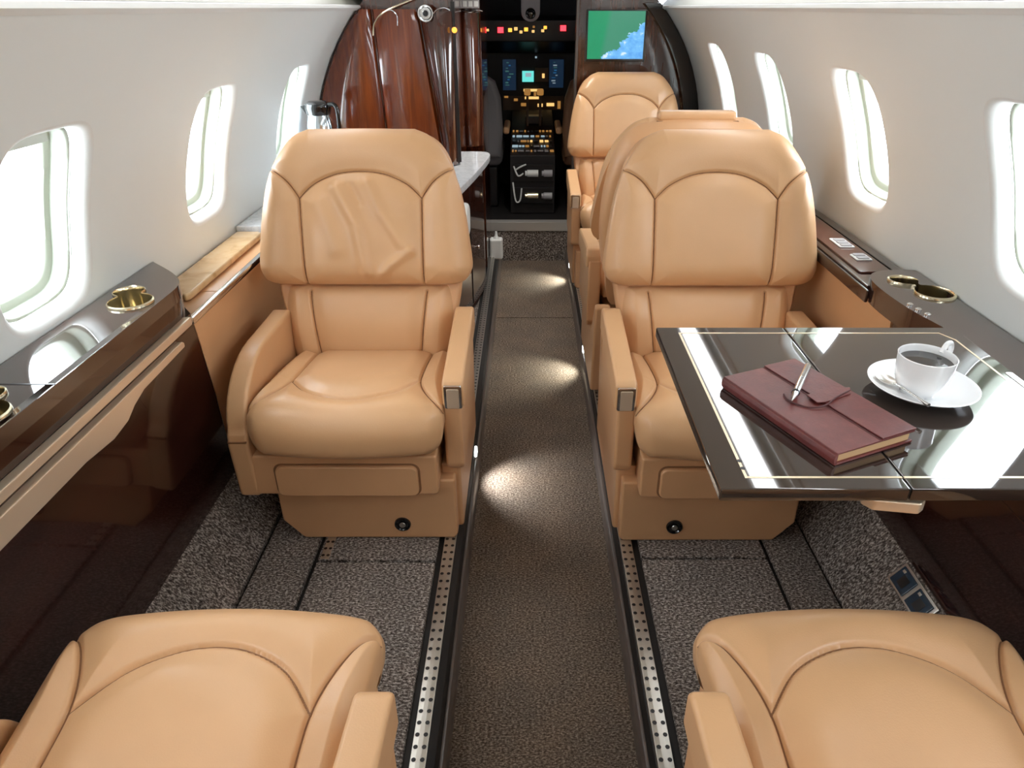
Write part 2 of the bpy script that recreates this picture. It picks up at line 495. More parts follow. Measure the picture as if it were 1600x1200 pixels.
# ------------------------------------------------------------------ setting: side walls with window openings
def wallx(z, side):
    return CX + side * math.sqrt(max(CR * CR - (z - CZ) ** 2, 0))
S_LO, S_HI = -0.11, 0.633       # arc length from z = CZ
WCS = {-1: 0.260, 1: 0.307}              # window centre along the arc on each side
WHW, WHS = 0.136, 0.176                   # outer half sizes
def wallpt(y, s, side, out=0.0):
    a = s / CR
    rr = CR + out
    return (CX + side * rr * math.cos(a), y, CZ + rr * math.sin(a))
def superell(theta, a, b_, n=4.2):
    c, s_ = math.cos(theta), math.sin(theta)
    r = (abs(c / a) ** n + abs(s_ / b_) ** n) ** (-1 / n)
    return r * c, r * s_
def build_wall(side, centers, half, name, first):
    V = []; Q = []
    def add(p): V.append(p); return len(V) - 1
    N = 40
    WC = WCS[side]
    k = first
    for c in centers:
        # rectangle outline points
        per = []
        y0, y1, s0, s1 = -half, half, S_LO - WC, S_HI - WC
        for i in range(N): per.append((y0 + (y1 - y0) * i / N, s0))
        for i in range(N): per.append((y1, s0 + (s1 - s0) * i / N))
        for i in range(N): per.append((y1 - (y1 - y0) * i / N, s1))
        for i in range(N): per.append((y0, s1 - (s1 - s0) * i / N))
        n = len(per)
        ang = [math.atan2(p[1], p[0]) for p in per]
        inner = [superell(t, WHW, WHS) for t in ang]
        rings = []
        for j in range(9):
            t = j / 8
            rings.append([add(wallpt(c + p[0] * (1 - t) + q[0] * t, WC + p[1] * (1 - t) + q[1] * t, side)) for p, q in zip(per, inner)])
        for A, B in zip(rings, rings[1:]):
            for i in range(n): Q.append((A[i], A[(i + 1) % n], B[(i + 1) % n], B[i]))
        # window: surround (soft outer lip), inner frame, shade, pane
        w = struct(link('window_%d' % k, ring_mesh(c, side, ang, [(0, 0.0), (0.004, 0.0005), (0.009, 0.003), (0.014, 0.008), (0.018, 0.016), (0.020, 0.028)], 'window_%d' % k, FRAME)))
        w['label'] = 'white rounded window in the %s cabin wall' % ('left' if side < 0 else 'right')
        f = link('window_frame', ring_mesh(c, side, ang, [(0.0205, 0.0285), (0.025, 0.0285), (0.027, 0.031), (0.029, 0.056), (0.042, 0.058), (0.045, 0.063), (0.048, 0.082)], 'window_frame', INNERF), w)
        # shade tucked at the top, slightly lowered
        sp = []
        sh = [superell(t, WHW - 0.034, WHS - 0.034) for t in np.linspace(0, PI, 40)]
        cut = WHS - 0.034 - 0.034
        arc = [(a, max(b_, cut)) for a, b_ in sh if b_ > cut * 0.9]
        b = bmesh.new()
        fr = [b.verts.new(wallpt(c + a, WC + b_, side, 0.055)) for a, b_ in arc]
        bk = [b.verts.new(wallpt(c + a, WC + b_, side, 0.060)) for a, b_ in arc]
        m_ = len(fr)
        b.faces.new(fr); b.faces.new(bk[::-1])
        for i in range(m_): b.faces.new((fr[i], fr[(i + 1) % m_], bk[(i + 1) % m_], bk[i]))
        obj('window_shade', b, SHADE, w)
        b = bmesh.new()
        pv = []
        for t in np.linspace(0, 2 * PI, 64, endpoint=False):
            a, b_ = superell(t, WHW - 0.047, WHS - 0.047)
            pv.append(b.verts.new(wallpt(c + a, WC + b_, side, 0.079)))
        b.faces.new(pv)
        obj('window_pane', b, GLASS, w)
        k += 1
    ya, yb = centers[0] - half, centers[-1] + half
    for (u0, u1) in ((Y0 - 0.05, ya), (yb, Y1 + 0.1)):
        if u1 - u0 < 0.001: continue
        ny = 8
        g = [[add(wallpt(u0 + (u1 - u0) * i / ny, S_LO + (S_HI - S_LO) * j / N, side)) for j in range(N + 1)] for i in range(ny + 1)]
        for i in range(ny):
            for j in range(N): Q.append((g[i][j], g[i + 1][j], g[i + 1][j + 1], g[i][j + 1]))
    me = bpy.data.meshes.new(name)
    me.from_pydata(V, [], Q)
    b = bmesh.new(); b.from_mesh(me)
    bmesh.ops.remove_doubles(b, verts=b.verts, dist=0.0004)
    bmesh.ops.recalc_face_normals(b, faces=b.faces)
    b.to_mesh(me); b.free()
    finish(me, WALL, 60)
    struct(link(name, me))
    return k
def ring_mesh(c, side, ang, prof, name, m):
    V = []; Q = []
    WC = WCS[side]
    n = len(ang)
    for j, (ins, out) in enumerate(prof):
        for t in ang:
            a, b_ = superell(t, WHW - ins, WHS - ins, 4.2)
            V.append(wallpt(c + a, WC + b_, side, out))
    for j in range(len(prof) - 1):
        for i in range(n):
            Q.append((j * n + i, j * n + (i + 1) % n, (j + 1) * n + (i + 1) % n, (j + 1) * n + i))
    me = bpy.data.meshes.new(name)
    me.from_pydata(V, [], Q)
    b = bmesh.new(); b.from_mesh(me); bmesh.ops.recalc_face_normals(b, faces=b.faces); b.to_mesh(me); b.free()
    finish(me, m, 50)
    return me
LEFT_W = [-0.895, -0.215, 0.465, 1.145, 1.825, 2.505]
RIGHT_W = [-0.905, -0.235, 0.435, 1.105, 1.775, 2.445, 3.115]
nw = build_wall(-1, LEFT_W, 0.34, 'wall_left', 1)
build_wall(1, RIGHT_W, 0.335, 'wall_right', nw)

# ------------------------------------------------------------------ setting: ceiling with cove recesses along both sides
zc = CZ + CR * math.sin(S_HI / CR)
xc = CR * math.cos(S_HI / CR)
for side, nm in ((-1, 5), (1, 6)):
    # lip of the wall panel and the recess behind it
    p = [(CX + side * (xc - 0.004), zc - 0.006), (CX + side * (xc - 0.016), zc + 0.002), (CX + side * (xc - 0.014), zc + 0.010), (CX + side * (xc + 0.004), zc + 0.012), (CX + side * (xc + 0.004), zc - 0.004)]
    struct(obj('trim_%d' % nm, prism(p, 'y', Y0, Y1), FRAME))
prof = [(-xc - 0.02, zc + 0.005), (-xc - 0.045, zc + 0.05), (-xc - 0.035, 1.405), (-0.56, 1.440), (-0.50, 1.452), (-0.44, 1.45), (-0.40, 1.46), (-0.2, 1.495), (0.0, 1.505)]
prof = prof + [(-a, b_) for a, b_ in prof[-2::-1]]
b = bmesh.new()
A = [b.verts.new((CX + a, Y0 - 0.05, c_)) for a, c_ in prof]
B = [b.verts.new((CX + a, Y1 + 0.1, c_)) for a, c_ in prof]
for i in range(len(A) - 1): b.faces.new((A[i], A[i + 1], B[i + 1], B[i]))
struct(obj('ceiling', b, CEIL))
for side in (-1, 1):
    x0, x1 = CX + side * 0.598, CX + side * 0.640
    z0, z1 = 1.415, 1.388
    y1 = 2.7 if side < 0 else 3.5
    cl = thing('ceiling_light', 'long slim ceiling cove light above the %s windows' % ('left' if side < 0 else 'right'), 'light', (x0, -1.0, z0), 0, 'ceiling cove lights')
    h_ = [(x0 - side * 0.008, z0 + 0.006), (x1 + side * 0.008, z1 + 0.004), (x1 + side * 0.008, z1 - 0.008), (x1, z1 - 0.004), (x0, z0 - 0.004), (x0 - side * 0.008, z0 - 0.004)]
    in_t(obj('housing', prism(h_, 'y', -1.0, y1), FRAME, cl), cl)
    in_t(obj('diffuser', prism([(x0, z0 - 0.0035), (x1, z1 - 0.0035), (x1, z1 - 0.006), (x0, z0 - 0.006)], 'y', -0.995, y1 - 0.005), COVE, cl), cl)
    # beige strip added above the lip, coloured dark for the shaded underside
    vp = [(CX + side * (xc - 0.002), zc + 0.012), (CX + side * (xc + 0.045), zc + 0.060), (CX + side * (xc + 0.048), zc + 0.056), (CX + side * (xc + 0.004), zc + 0.010)]
    struct(obj('trim_%d' % (10 if side < 0 else 11), prism(vp, 'y', Y0, Y1), COVE_SHADOW))
for sd, x_ in (('left', -0.848), ('right', 0.868)):
    struct(obj('wall_' + sd, box(min(x_, x_ * 1.01), max(x_, x_ * 1.01), Y0 - 0.05, Y1 + 0.1, -0.05, 0.66), WALL))
# aft wall behind the camera
struct(obj('wall_back', box(-0.95, 0.97, Y0 - 0.03, Y0, -0.05, 1.52), WALL))

# ------------------------------------------------------------------ lower side panels and ledges
def two_lobe(cx, cy, r1, r2, d, rot=0, n=28):
    """heart-like outline of two overlapping circles along y"""
    pts = []
    # circle 1 centre -d/2, circle 2 centre +d/2
    c1, c2 = -d / 2, d / 2
    # intersection
    a = (d * d + r1 * r1 - r2 * r2) / (2 * d)
    h = math.sqrt(max(r1 * r1 - a * a, 1e-8))
    t1 = math.atan2(h, a); t2 = math.atan2(h, a - d)
    for k in range(n + 1):
        t = t1 + (2 * PI - 2 * t1) * k / n
        pts.append((c1 + r1 * math.cos(t), r1 * math.sin(t)))
    for k in range(1, n):
        t = -t2 + 2 * t2 * k / n
        pts.append((c2 + r2 * math.cos(t), r2 * math.sin(t)))
    out = []
    for (u, v) in pts: out.append((v, u))
    # soften the waist
    for _ in range(2):
        out = [((out[i - 1][0] + 2 * out[i][0] + out[(i + 1) % len(out)][0]) / 4, (out[i - 1][1] + 2 * out[i][1] + out[(i + 1) % len(out)][1]) / 4) for i in range(len(out))]
    return [(cx + x * math.cos(rot) - y * math.sin(rot), cy + x * math.sin(rot) + y * math.cos(rot)) for x, y in out]
def cup_holder(outline, z, parent, depth=0.055):
    cx = sum(p[0] for p in outline) / len(outline); cy = sum(p[1] for p in outline) / len(outline)
    def sc(f): return [(cx + (x - cx) * f, cy + (y - cy) * f) for x, y in outline]
    b = bmesh.new()
    rings = []
    for f, dz in ((1.07, 0.0005), (1.06, 0.004), (1.0, 0.0055), (0.965, 0.003), (0.955, -0.004), (0.94, -depth * 0.8), (0.90, -depth), (0.3, -depth)):
        rings.append([b.verts.new((x, y, z + dz)) for x, y in sc(f)])
    n = len(outline)
    for A, B in zip(rings, rings[1:]):
        for i in range(n): b.faces.new((A[i], A[(i + 1) % n], B[(i + 1) % n], B[i]))
    b.faces.new(rings[-1])
    return obj('cup_holder', b, GOLD, parent)

# ---- left: dark lacquered side ledge
t = thing('side_ledge', 'dark glossy wooden side ledge below left windows with two gold cup holders', 'ledge', (-0.78, 0.5, 0.26))
ZL = 0.78
endc = [(p.x, p.y) for p in smooth_path([(-0.715, 1.27, 0), (-0.717, 1.33, 0), (-0.732, 1.375, 0), (-0.772, 1.425, 0), (-0.840, 1.490, 0)], 5)]
outer = [(-0.842, -1.1), (-0.715, -1.1)] + endc + [(-0.842, 1.492)]
h1 = two_lobe(-0.782, 1.272, 0.040, 0.029, 0.060, R(29))
h2 = two_lobe(-0.782, 0.85, 0.040, 0.029, 0.060, R(29))
in_t(obj('ledge_top', plate(outer, [h1, h2], ZL - 0.028, ZL), WOOD_LEDGE, t), t)
for h in (h1, h2): in_t(cup_holder(h, ZL, t), t)
in_t(obj('lid_joint', box(-0.841, -0.716, 0.916, 0.919, ZL - 0.001, ZL + 0.0006), BLACK, t), t)
path = [(-0.715, -1.1)] + endc
b = bmesh.new()
lo_ = [b.verts.new((x - 0.004, y - 0.002, 0.715 if i < 2 else 0.699)) for i, (x, y) in enumerate(path)]
hi_ = [b.verts.new((x - 0.001, y, ZL - 0.027)) for x, y in path]
for i in range(len(path) - 1): b.faces.new((lo_[i], lo_[i + 1], hi_[i + 1], hi_[i]))
in_t(obj('fascia', b, WOOD_DARK, t, sharp=50), t)
b = bmesh.new()
rows = [(-0.713, 0.714, 1.350), (-0.712, 0.70, 1.352), (-0.714, 0.66, 1.358), (-0.722, 0.50, 1.388), (-0.742, 0.26, 1.432), (-0.75, 0.20, 1.445)]
G = []
for x, z, ye in rows: G.append([b.verts.new((x, y, z)) for y in (-1.1, 0.2, 0.9, ye)])
for A, B in zip(G, G[1:]):
    for i in range(3): b.faces.new((A[i], A[i + 1], B[i + 1], B[i]))
t = thing('side_cabinet', 'dark glossy low side cabinet on the left with bronze rail and stepped pull handle', 'cabinet', (-0.74, 0.5, 0.2))
in_t(obj('panel_face', b, WOOD_DARK, t, sharp=50), t)
# bronze rail and the stowed table lip with its stepped pull
in_t(obj('rail', box(-0.722, -0.704, -1.1, 1.335, 0.696, 0.714, 0.004), PALEGOLD, t), t)
lip = [(-1.1, 0.688), (1.265, 0.688), (1.272, 0.684), (1.272, 0.674), (1.10, 0.670), (1.06, 0.660), (1.03, 0.646), (0.98, 0.640), (0.95, 0.643), (0.90, 0.648), (-1.1, 0.648)]
in_t(obj('pull_handle', prism(lip, 'x', -0.716, -0.698, 0.003), PALEGOLD, t), t)

# ---- left: tan leather side panel with its lid, beside the facing seat
t = thing('side_console', 'tan leather side console with burl lid and metal rail beside left facing seat', 'console', (-0.77, 1.6, 0.26))
b = bmesh.new()
G = []
for (x, z, ya) in ((-0.712, 0.699, 1.352), (-0.713, 0.68, 1.356), (-0.722, 0.50, 1.390), (-0.742, 0.262, 1.434), (-0.75, 0.20, 1.447)):
    G.append([b.verts.new((x, y, z)) for y in (ya, ya + 0.2, 1.965)] + [b.verts.new((x - 0.03, 1.965, z))])
for A, B in zip(G, G[1:]):
    for i in range(3): b.faces.new((A[i], A[i + 1], B[i + 1], B[i]))
in_t(obj('leather_panel', b, LEATHER_TRIM, t, sharp=60), t)
# front return of the panel
in_t(obj('rail', box(-0.716, -0.702, 1.337, 1.965, 0.694, 0.710, 0.004), CHROME, t), t)
in_t(obj('console_body', prism([(-0.842, 0.640), (-0.719, 0.640), (-0.717, 0.692), (-0.722, 0.698), (-0.842, 0.698)], 'y', 1.525, 1.965, 0.002), LEATHER_TRIM, t), t)
in_t(obj('console_front', prism([(-0.717, 1.350), (-0.721, 1.365), (-0.735, 1.392), (-0.775, 1.442), (-0.84, 1.498), (-0.84, 1.524), (-0.717, 1.524)], 'z', 0.640, 0.697, 0.001), LEATHER_TRIM, t), t)
lid = [(p.x, p.y) for p in smooth_path([(-0.762, 1.47, 0), (-0.772, 1.455, 0), (-0.800, 1.478, 0), (-0.840, 1.52, 0)], 5)] + [(-0.840, 1.955), (-0.775, 1.955), (-0.762, 1.94)]
lidb = prism(lid, 'z', 0.699, 0.716, 0.005, 3, True)
in_t(obj('lid', lidb, LEATHER_LID, t), t)

# ---- right: dark ledge with raised cup-holder platform
t = thing('side_ledge', 'dark glossy wooden ledge below right windows with gold cup holder and switch panel', 'ledge', (0.80, 1.2, 0.72))
ZR = 0.75
hole = two_lobe(0.814, 1.365, 0.038, 0.029, 0.078, R(21))
near = [(0.764, -1.1), (0.862, -1.1), (0.862, 1.475)] + [(p.x, p.y) for p in smooth_path([(0.84, 1.478, 0), (0.79, 1.474, 0), (0.755, 1.452, 0), (0.737, 1.41, 0), (0.733, 1.34, 0), (0.740, 1.25, 0), (0.757, 1.17, 0), (0.764, 1.13, 0)], 5)]
in_t(obj('ledge_top', plate(near, [hole], ZR - 0.03, ZR + 0.016), WOOD_LEDGE, t), t)
in_t(obj('ledge_shelf', prism([(0.735, 1.42), (0.862, 1.42), (0.862, 3.7), (0.735, 3.7)], 'z', ZR - 0.03, ZR, 0.002), WOOD_LEDGE, t), t)
in_t(cup_holder(hole, ZR + 0.016, t, 0.065), t)
in_t(obj('edge_moulding', box(0.727, 0.7345, 1.40, 3.7, ZR - 0.032, ZR - 0.004, 0.003), WOOD_LEDGE, t), t)
in_t(obj('switch_panel', prism(rrect(0.752, 0.826, 1.50, 2.25, 0.008), 'z', ZR, ZR + 0.004, 0.0015, 2, True), WOOD_SWITCH, t), t)
in_t(obj('ledge_slot', prism(rrect(0.832, 0.852, 1.48, 2.9, 0.006), 'z', ZR + 0.0002, ZR + 0.003, 0.001, 1, True), BLACKGLOSS, t), t)
for (yy, l_) in ((1.575, 0.045), (1.675, 0.075)):
    s_ = in_t(obj('switch_plate', prism(rrect(0.776, 0.814, yy, yy + l_, 0.004), 'z', ZR + 0.004, ZR + 0.007, 0.001, 1, True), PLASTIC_WHITE, t), t)
    for q in range(2 if l_ < 0.06 else 3):
        in_t(obj('switch_key', prism(rrect(0.781, 0.809, yy + 0.005 + q * 0.022, yy + 0.021 + q * 0.022, 0.003), 'z', ZR + 0.007, ZR + 0.0095, 0.0008, 1, True), PLASTIC_GREY, s_), s_).location = (0, 0, 0)
in_t(obj('edge_moulding', prism([(0.764, ZR + 0.014), (0.760, ZR + 0.010), (0.760, ZR - 0.026), (0.764, ZR - 0.030)], 'y', -1.1, 1.13, 0.001), WOOD_LEDGE, t), t)
for yy, xx in ((1.215, 0.757), (1.24, 0.752), (1.265, 0.748)):
    b = lathe([(0, 0), (0.006, 0), (0.006, 0.004), (0.003, 0.006), (0, 0.006)], 16)
    o = obj('bolt', b, CHROME, t); o.location = Vector((xx, yy, ZR + 0.016)) - t.location
t = thing('side_console', 'tan leather side console under dark ledge beside right facing seat', 'console', (0.78, 2.0, 0.28))
b = bmesh.new()
G = []
for (x, z) in ((0.742, ZR - 0.032), (0.745, 0.68), (0.752, 0.50), (0.786, 0.288), (0.79, 0.20)):
    G.append([b.verts.new((x, y, z)) for y in (1.31, 1.6, 2.2, 3.7)] + [b.verts.new((x + 0.03, 3.7, z))])
for A, B in zip(G, G[1:]):
    for i in range(4): b.faces.new((A[i], A[i + 1], B[i + 1], B[i]))
in_t(obj('leather_panel', b, LEATHER_TRIM, t, sharp=60), t)
in_t(obj('front_edge', prism([(0.740, ZR - 0.032), (0.784, 0.286), (0.80, 0.286), (0.80, ZR - 0.032)], 'y', 1.302, 1.312), LEATHER_TRIM, t), t)

t = thing('side_cabinet', 'dark glossy low side cabinet on the right under the table', 'cabinet', (0.78, 0.5, 0.2))
in_t(obj('panel_face', prism([(0.745, ZR - 0.030), (0.740, 0.66), (0.752, 0.50), (0.785, 0.28), (0.785, 0.20), (0.80, 0.20), (0.80, 0.28), (0.768, 0.50), (0.757, 0.66), (0.762, ZR - 0.031)], 'y', -1.1, 1.298), WOOD_DARK, t), t)
in_t(obj('knee_panel', prism([(0.7435, 0.60), (0.762, 0.44), (0.766, 0.44), (0.7475, 0.60)], 'y', 0.72, 1.18, 0.0015), WOOD_DARK, t), t)
# outlet plate in the sloping carpet on the right
a0 = Vector((0.684, 0, 0.143)); a1 = Vector((0.790, 0, 0.285))
dirs = (a1 - a0).normalized(); ns = Vector((-dirs.z, 0, dirs.x))
t = thing('outlet_plate', 'navy socket plate with silver frame on sloping carpet by right side panel', 'outlet', (0, 0, 0))
Mx = Matrix((dirs, Vector((0, 1, 0)), ns)).transposed().to_4x4()
Mx = Mx @ Matrix.Scale(0.86, 4)
Mx.translation = a0 + dirs * 0.138 + Vector((0, 1.010, 0))
t.matrix_world = Mx
obj('frame', box(-0.030, 0.030, -0.075, 0.075, 0.0, 0.006, 0.002), STEEL, t)
for yy in (-0.036, 0.036):
    s_ = obj('socket', box(-0.024, 0.024, yy - 0.030, yy + 0.030, 0.005, 0.010, 0.002), NAVY, t)
    obj('socket_slot', box(-0.014, 0.012, yy - 0.016, yy + 0.010, 0.0095, 0.0106), BLACK, s_)
    obj('socket_key', box(0.012, 0.019, yy + 0.012, yy + 0.022, 0.0095, 0.0115, 0.0008), STEEL, s_)

# ------------------------------------------------------------------ seats
BP0 = (0.325, 0.345)            # foot of the back (y, z above the raised floor)
BDIR = Vector((0.17, 0.535)).normalized()
def bp(s, off=0.0):
    """point on the back plane, s metres up from its foot"""
    return (BP0[0] + BDIR.x * s - BDIR.y * off, BP0[1] + BDIR.y * s + BDIR.x * off)
def make_seat(mirror, label, wrinkled=False):
    m = mirror
    t = thing('club_seat', label, 'seat', (0, 0, 0), 0, 'tan leather cabin seats')
    def mx(pts): return [(x * m, y) for x, y in pts]
    # pedestal
    o = obj('pedestal', prism(mx([(-0.135, 0.0), (0.232, 0.0), (0.240, 0.012), (0.240, 0.175), (-0.180, 0.175), (-0.180, 0.055)]), 'y', 0.0, 0.40, 0.006, 3), LEATHER_TRIM, t)
    b = lathe([(0, 0.004), (0.008, 0.004), (0.009, 0.001), (0.014, 0.001), (0.0165, 0.004), (0.019, 0.004), (0.020, 0.0), (0.018, -0.002), (0, -0.002)], 32)
    k = obj('air_vent', b, BLACKGLOSS, t, (0.108 * m, -0.0005, 0.045), (PI / 2, 0, 0))
    b = lathe([(0, 0.0062), (0.0065, 0.0062), (0.0075, 0.0042), (0, 0.0035)], 24)
    obj('vent_cap', b, STEEL, k)
    # seat pan with the footrest drawer
    pan = [(-0.246, 0.158), (0.198, 0.150), (0.206, 0.158), (0.206, 0.262), (-0.226, 0.262), (-0.250, 0.250)]
    pan = [(-0.218, 0.156), (0.200, 0.154), (0.206, 0.160), (0.206, 0.262), (-0.232, 0.262), (-0.238, 0.250)]
    p_ = obj('seat_pan', prism(mx(pan), 'y', -0.030, 0.42, 0.006, 3), LEATHER_TRIM, t)
    dr = rrect(-0.158, 0.162, 0.158, 0.238, 0.016)
    obj('drawer_front', prism(mx(dr), 'y', -0.040, -0.026, 0.004, 3, True), LEATHER_TRIM, p_)
    dg = rrect(-0.163, 0.167, 0.154, 0.243, 0.020)
    obj('drawer_gap', prism(mx(dg), 'y', -0.0306, -0.026), DARKGAP if False else LEATHER_SEAM, p_)
    # seat cushion
    d0 = 0.365
    def C(pts): return [(a * 1.0, d0 - b_) for a, b_ in pts]
    seams = [C(curve2([(sg * 0.213, 0.005), (sg * 0.180, 0.055), (sg * 0.152, 0.125), (sg * 0.147, 0.20), (sg * 0.150, 0.37)])) for sg in (-1, 1)]
    seams.append(C(curve2([(-0.150, 0.140), (-0.105, 0.092), (-0.05, 0.067), (0, 0.060), (0.05, 0.067), (0.105, 0.092), (0.150, 0.140)])))
    pillow('seat_cushion', [(0.335, 0.345), (0.25, 0.362), (0.12, 0.380), (0.02, 0.388), (-0.022, 0.375), (-0.043, 0.345), (-0.046, 0.305), (-0.040, 0.268)], False,
           [(0, 0.195), (0.1, 0.205), (0.5, 0.210), (0.72, 0.214), (0.86, 0.213), (0.95, 0.205), (1, 0.185)], 0.055, 0.020, seams, 0.012, LEATHER, t, 230, 220, m, 0.012,
           wrinkles=[([(-0.05, 0.27), (0.09, 0.20)], 0.0015, 0.02)], edge_w=1.35, bow=0.024)
    # lower back
    vs = [[(sg * 0.128, 0), (sg * 0.150, 0.20)] for sg in (-1, 1)]
    pillow('lumbar_cushion', [bp(-0.035, -0.004), bp(0.06, 0.012), bp(0.12, 0.010), bp(0.190, -0.006)], True,
           [(0, 0.190), (0.12, 0.206), (0.5, 0.214), (0.9, 0.217), (1, 0.205)], 0.09, 0.030, vs, 0.010, LEATHER, t, 220, 90, m)
    # upper back with the arched panel
    V = [curve2([(sg * 0.232, 0.290), (sg * 0.208, 0.276), (sg * 0.176, 0.249), (sg * 0.150, 0.212)]) + [(sg * 0.148, 0.0)] for sg in (-1, 1)]
    V.append(curve2([(-0.150, 0.212), (-0.115, 0.245), (-0.06, 0.270), (0, 0.277), (0.06, 0.270), (0.115, 0.245), (0.150, 0.212)]))
    wr = []
    if wrinkled:
        wr = [([(-0.055, 0.235), (-0.01, 0.15), (0.01, 0.03)], 0.011, 0.016), ([(0.02, 0.245), (0.05, 0.18), (0.10, 0.10)], 0.009, 0.015),
              ([(0.035, 0.01), (0.07, 0.05), (0.12, 0.085)], 0.010, 0.012), ([(-0.02, 0.24), (0.0, 0.20)], -0.006, 0.010), ([(-0.10, 0.20), (-0.06, 0.09)], 0.006, 0.02)]
    up = 0.178
    pillow('headrest_back', [bp(up, 0.044), bp(up + 0.12, 0.050), bp(up + 0.25, 0.046), bp(up + 0.385, 0.026)], True,
           [(0, 0.218), (0.012, 0.238), (0.035, 0.254), (0.075, 0.263), (0.14, 0.267), (0.35, 0.258), (0.55, 0.246), (0.68, 0.234), (0.78, 0.219), (0.87, 0.198), (0.93, 0.180), (0.97, 0.160), (1, 0.13)],
           0.075, 0.030, V, 0.010, LEATHER, t, 270, 210, m, 0.0, wr)
    # rear shell
    sh = [(-0.20, 0.02), (0.20, 0.02), (0.235, 0.15), (0.245, 0.30), (0.225, 0.47), (0.185, 0.545), (0.15, 0.556), (-0.15, 0.556), (-0.185, 0.545), (-0.225, 0.47), (-0.245, 0.30), (-0.235, 0.15)]
    sh = [(0.19, 0.02), (0.225, 0.10), (0.243, 0.22), (0.243, 0.34), (0.228, 0.45), (0.202, 0.515), (0.160, 0.549), (0.09, 0.560), (0, 0.562)]
    sh = [(p.x, p.y) for p in smooth_path([(a, b, 0) for a, b in sh], 4)]
    sh = sh + [(-a, b) for a, b in sh[-2::-1]]
    b = bmesh.new()
    rings = []
    for off, f in ((-0.012, 0.95), (-0.03, 1.0), (-0.075, 0.98), (-0.098, 0.93), (-0.104, 0.80)):
        ring = []
        for x, s in sh:
            y, z = bp(0.28 + (s - 0.28) * (f if off < -0.07 else 1.0), off)
            ring.append(b.verts.new((x * f * m, y, z)))
        rings.append(ring)
    n = len(sh)
    for A, B in zip(rings, rings[1:]):
        for i in range(n): b.faces.new((A[i], A[(i + 1) % n], B[(i + 1) % n], B[i]))
    b.faces.new(rings[0]); b.faces.new(rings[-1])
    obj('back_shell', b, LEATHER_TRIM, t, sharp=60)
    # inboard armrest: pad, metal cap on its front, side panel below
    pad = [(-0.002, 0.372), (-0.002, 0.428), (0.010, 0.436), (0.20, 0.456), (0.33, 0.470), (0.352, 0.466), (0.360, 0.445), (0.355, 0.405), (0.05, 0.372)]
    o = obj('armrest', prism(pad, 'x', min(0.224 * m, 0.272 * m), max(0.224 * m, 0.272 * m), 0.007, 3), LEATHER, t)
    cap = rrect(0.2285 * m if m > 0 else 0.2675 * m, 0.2675 * m if m > 0 else 0.2285 * m, 0.372, 0.428, 0.004)
    c_ = obj('metal_cap', prism(cap, 'y', -0.0085, 0.0, 0.002, 2, True), CHROME, o)
    ci = rrect(0.2345 * m if m > 0 else 0.2615 * m, 0.2615 * m if m > 0 else 0.2345 * m, 0.373, 0.421, 0.003)
    obj('cap_inset', prism(ci, 'y', -0.0095, -0.006, 0.001, 1, True), PALEGOLD, c_)
    post = [(0.010, 0.376), (0.004, 0.36), (0.004, 0.215), (0.012, 0.20), (0.05, 0.196), (0.34, 0.196), (0.36, 0.22), (0.36, 0.43), (0.30, 0.43), (0.05, 0.385)]
    obj('armrest_support', prism(post, 'x', min(0.222 * m, 0.264 * m), max(0.222 * m, 0.264 * m), 0.008, 3), LEATHER_TRIM, t)
    # inboard side shell down to the floor, towards the rear
    side = [(0.03, 0.012), (0.03, 0.200), (0.40, 0.205), (0.50, 0.34), (0.52, 0.33), (0.48, 0.02)]
    obj('side_shell', prism(side, 'x', min(0.205 * m, 0.252 * m), max(0.205 * m, 0.252 * m), 0.008, 3), LEATHER_TRIM, t)
    # outboard arm with a quarter-round front
    arm = [(-0.030, 0.150), (-0.036, 0.290), (-0.030, 0.318)] + [(0.17 - 0.195 * math.cos(a), 0.305 + 0.150 * math.sin(a)) for a in np.linspace(0.12, PI / 2, 10)] + [(0.36, 0.455), (0.38, 0.42), (0.38, 0.15)]
    x0, x1 = (-0.252, -0.204)
    o = obj('outboard_armrest', prism(arm, 'x', min(x0 * m, x1 * m), max(x0 * m, x1 * m), 0.009, 3), LEATHER, t)
    obj('armrest_seam', prism([(-0.0372, 0.300), (-0.0372, 0.303), (-0.02, 0.303), (-0.02, 0.300)], 'x', min((x0 + .004) * m, (x1 - .004) * m), max((x0 + .004) * m, (x1 - .004) * m)), LEATHER_SEAM, o)
    return t
def copy_tree(o, parent=None):
    c = o.copy(); COL.objects.link(c)
    if parent: c.parent = parent
    for ch in list(o.children): copy_tree(ch, c)
    return c

def place(t, x, y, rot=0):
    t.location = (x, y, ZF); t.rotation_euler = (0, 0, rot); return t
s_lf = place(make_seat(1, 'tan leather seat facing us on the left, wrinkled headrest, in front of the galley', True), -0.412, 1.305)
s_rf = place(make_seat(-1, 'tan leather seat facing us on the right behind the laid table'), 0.458, 1.295)
s_far = place(copy_tree(s_rf), 0.452, 3.02)
s_far['label'] = 'farthest tan leather seat, facing us below the map screen'
s_nl = place(copy_tree(s_rf), -0.430, 0.545, PI)
s_nl['label'] = 'tan leather seat in the bottom left foreground, facing away, only cushion and armrest showing'
s_mid = place(make_seat(1, 'tan leather seat turned to the cockpit, back to back with the right facing seat'), 0.456, 2.49, PI)
s_nr = place(copy_tree(s_mid), 0.460, 0.545, PI)
s_nr['label'] = 'tan leather seat in the bottom right foreground beside the table, facing away'
for s_ in (s_nl, s_nr):          # their cushions are slid forward
    for ch in s_.children:
        if ch.name.startswith(('seat_cushion', 'seat_pan')): ch.location.y -= 0.115
        if ch.name.startswith('armrest') and not ch.name.startswith('armrest_support'):
            for q in list(ch.children_recursive): bpy.data.objects.remove(q)
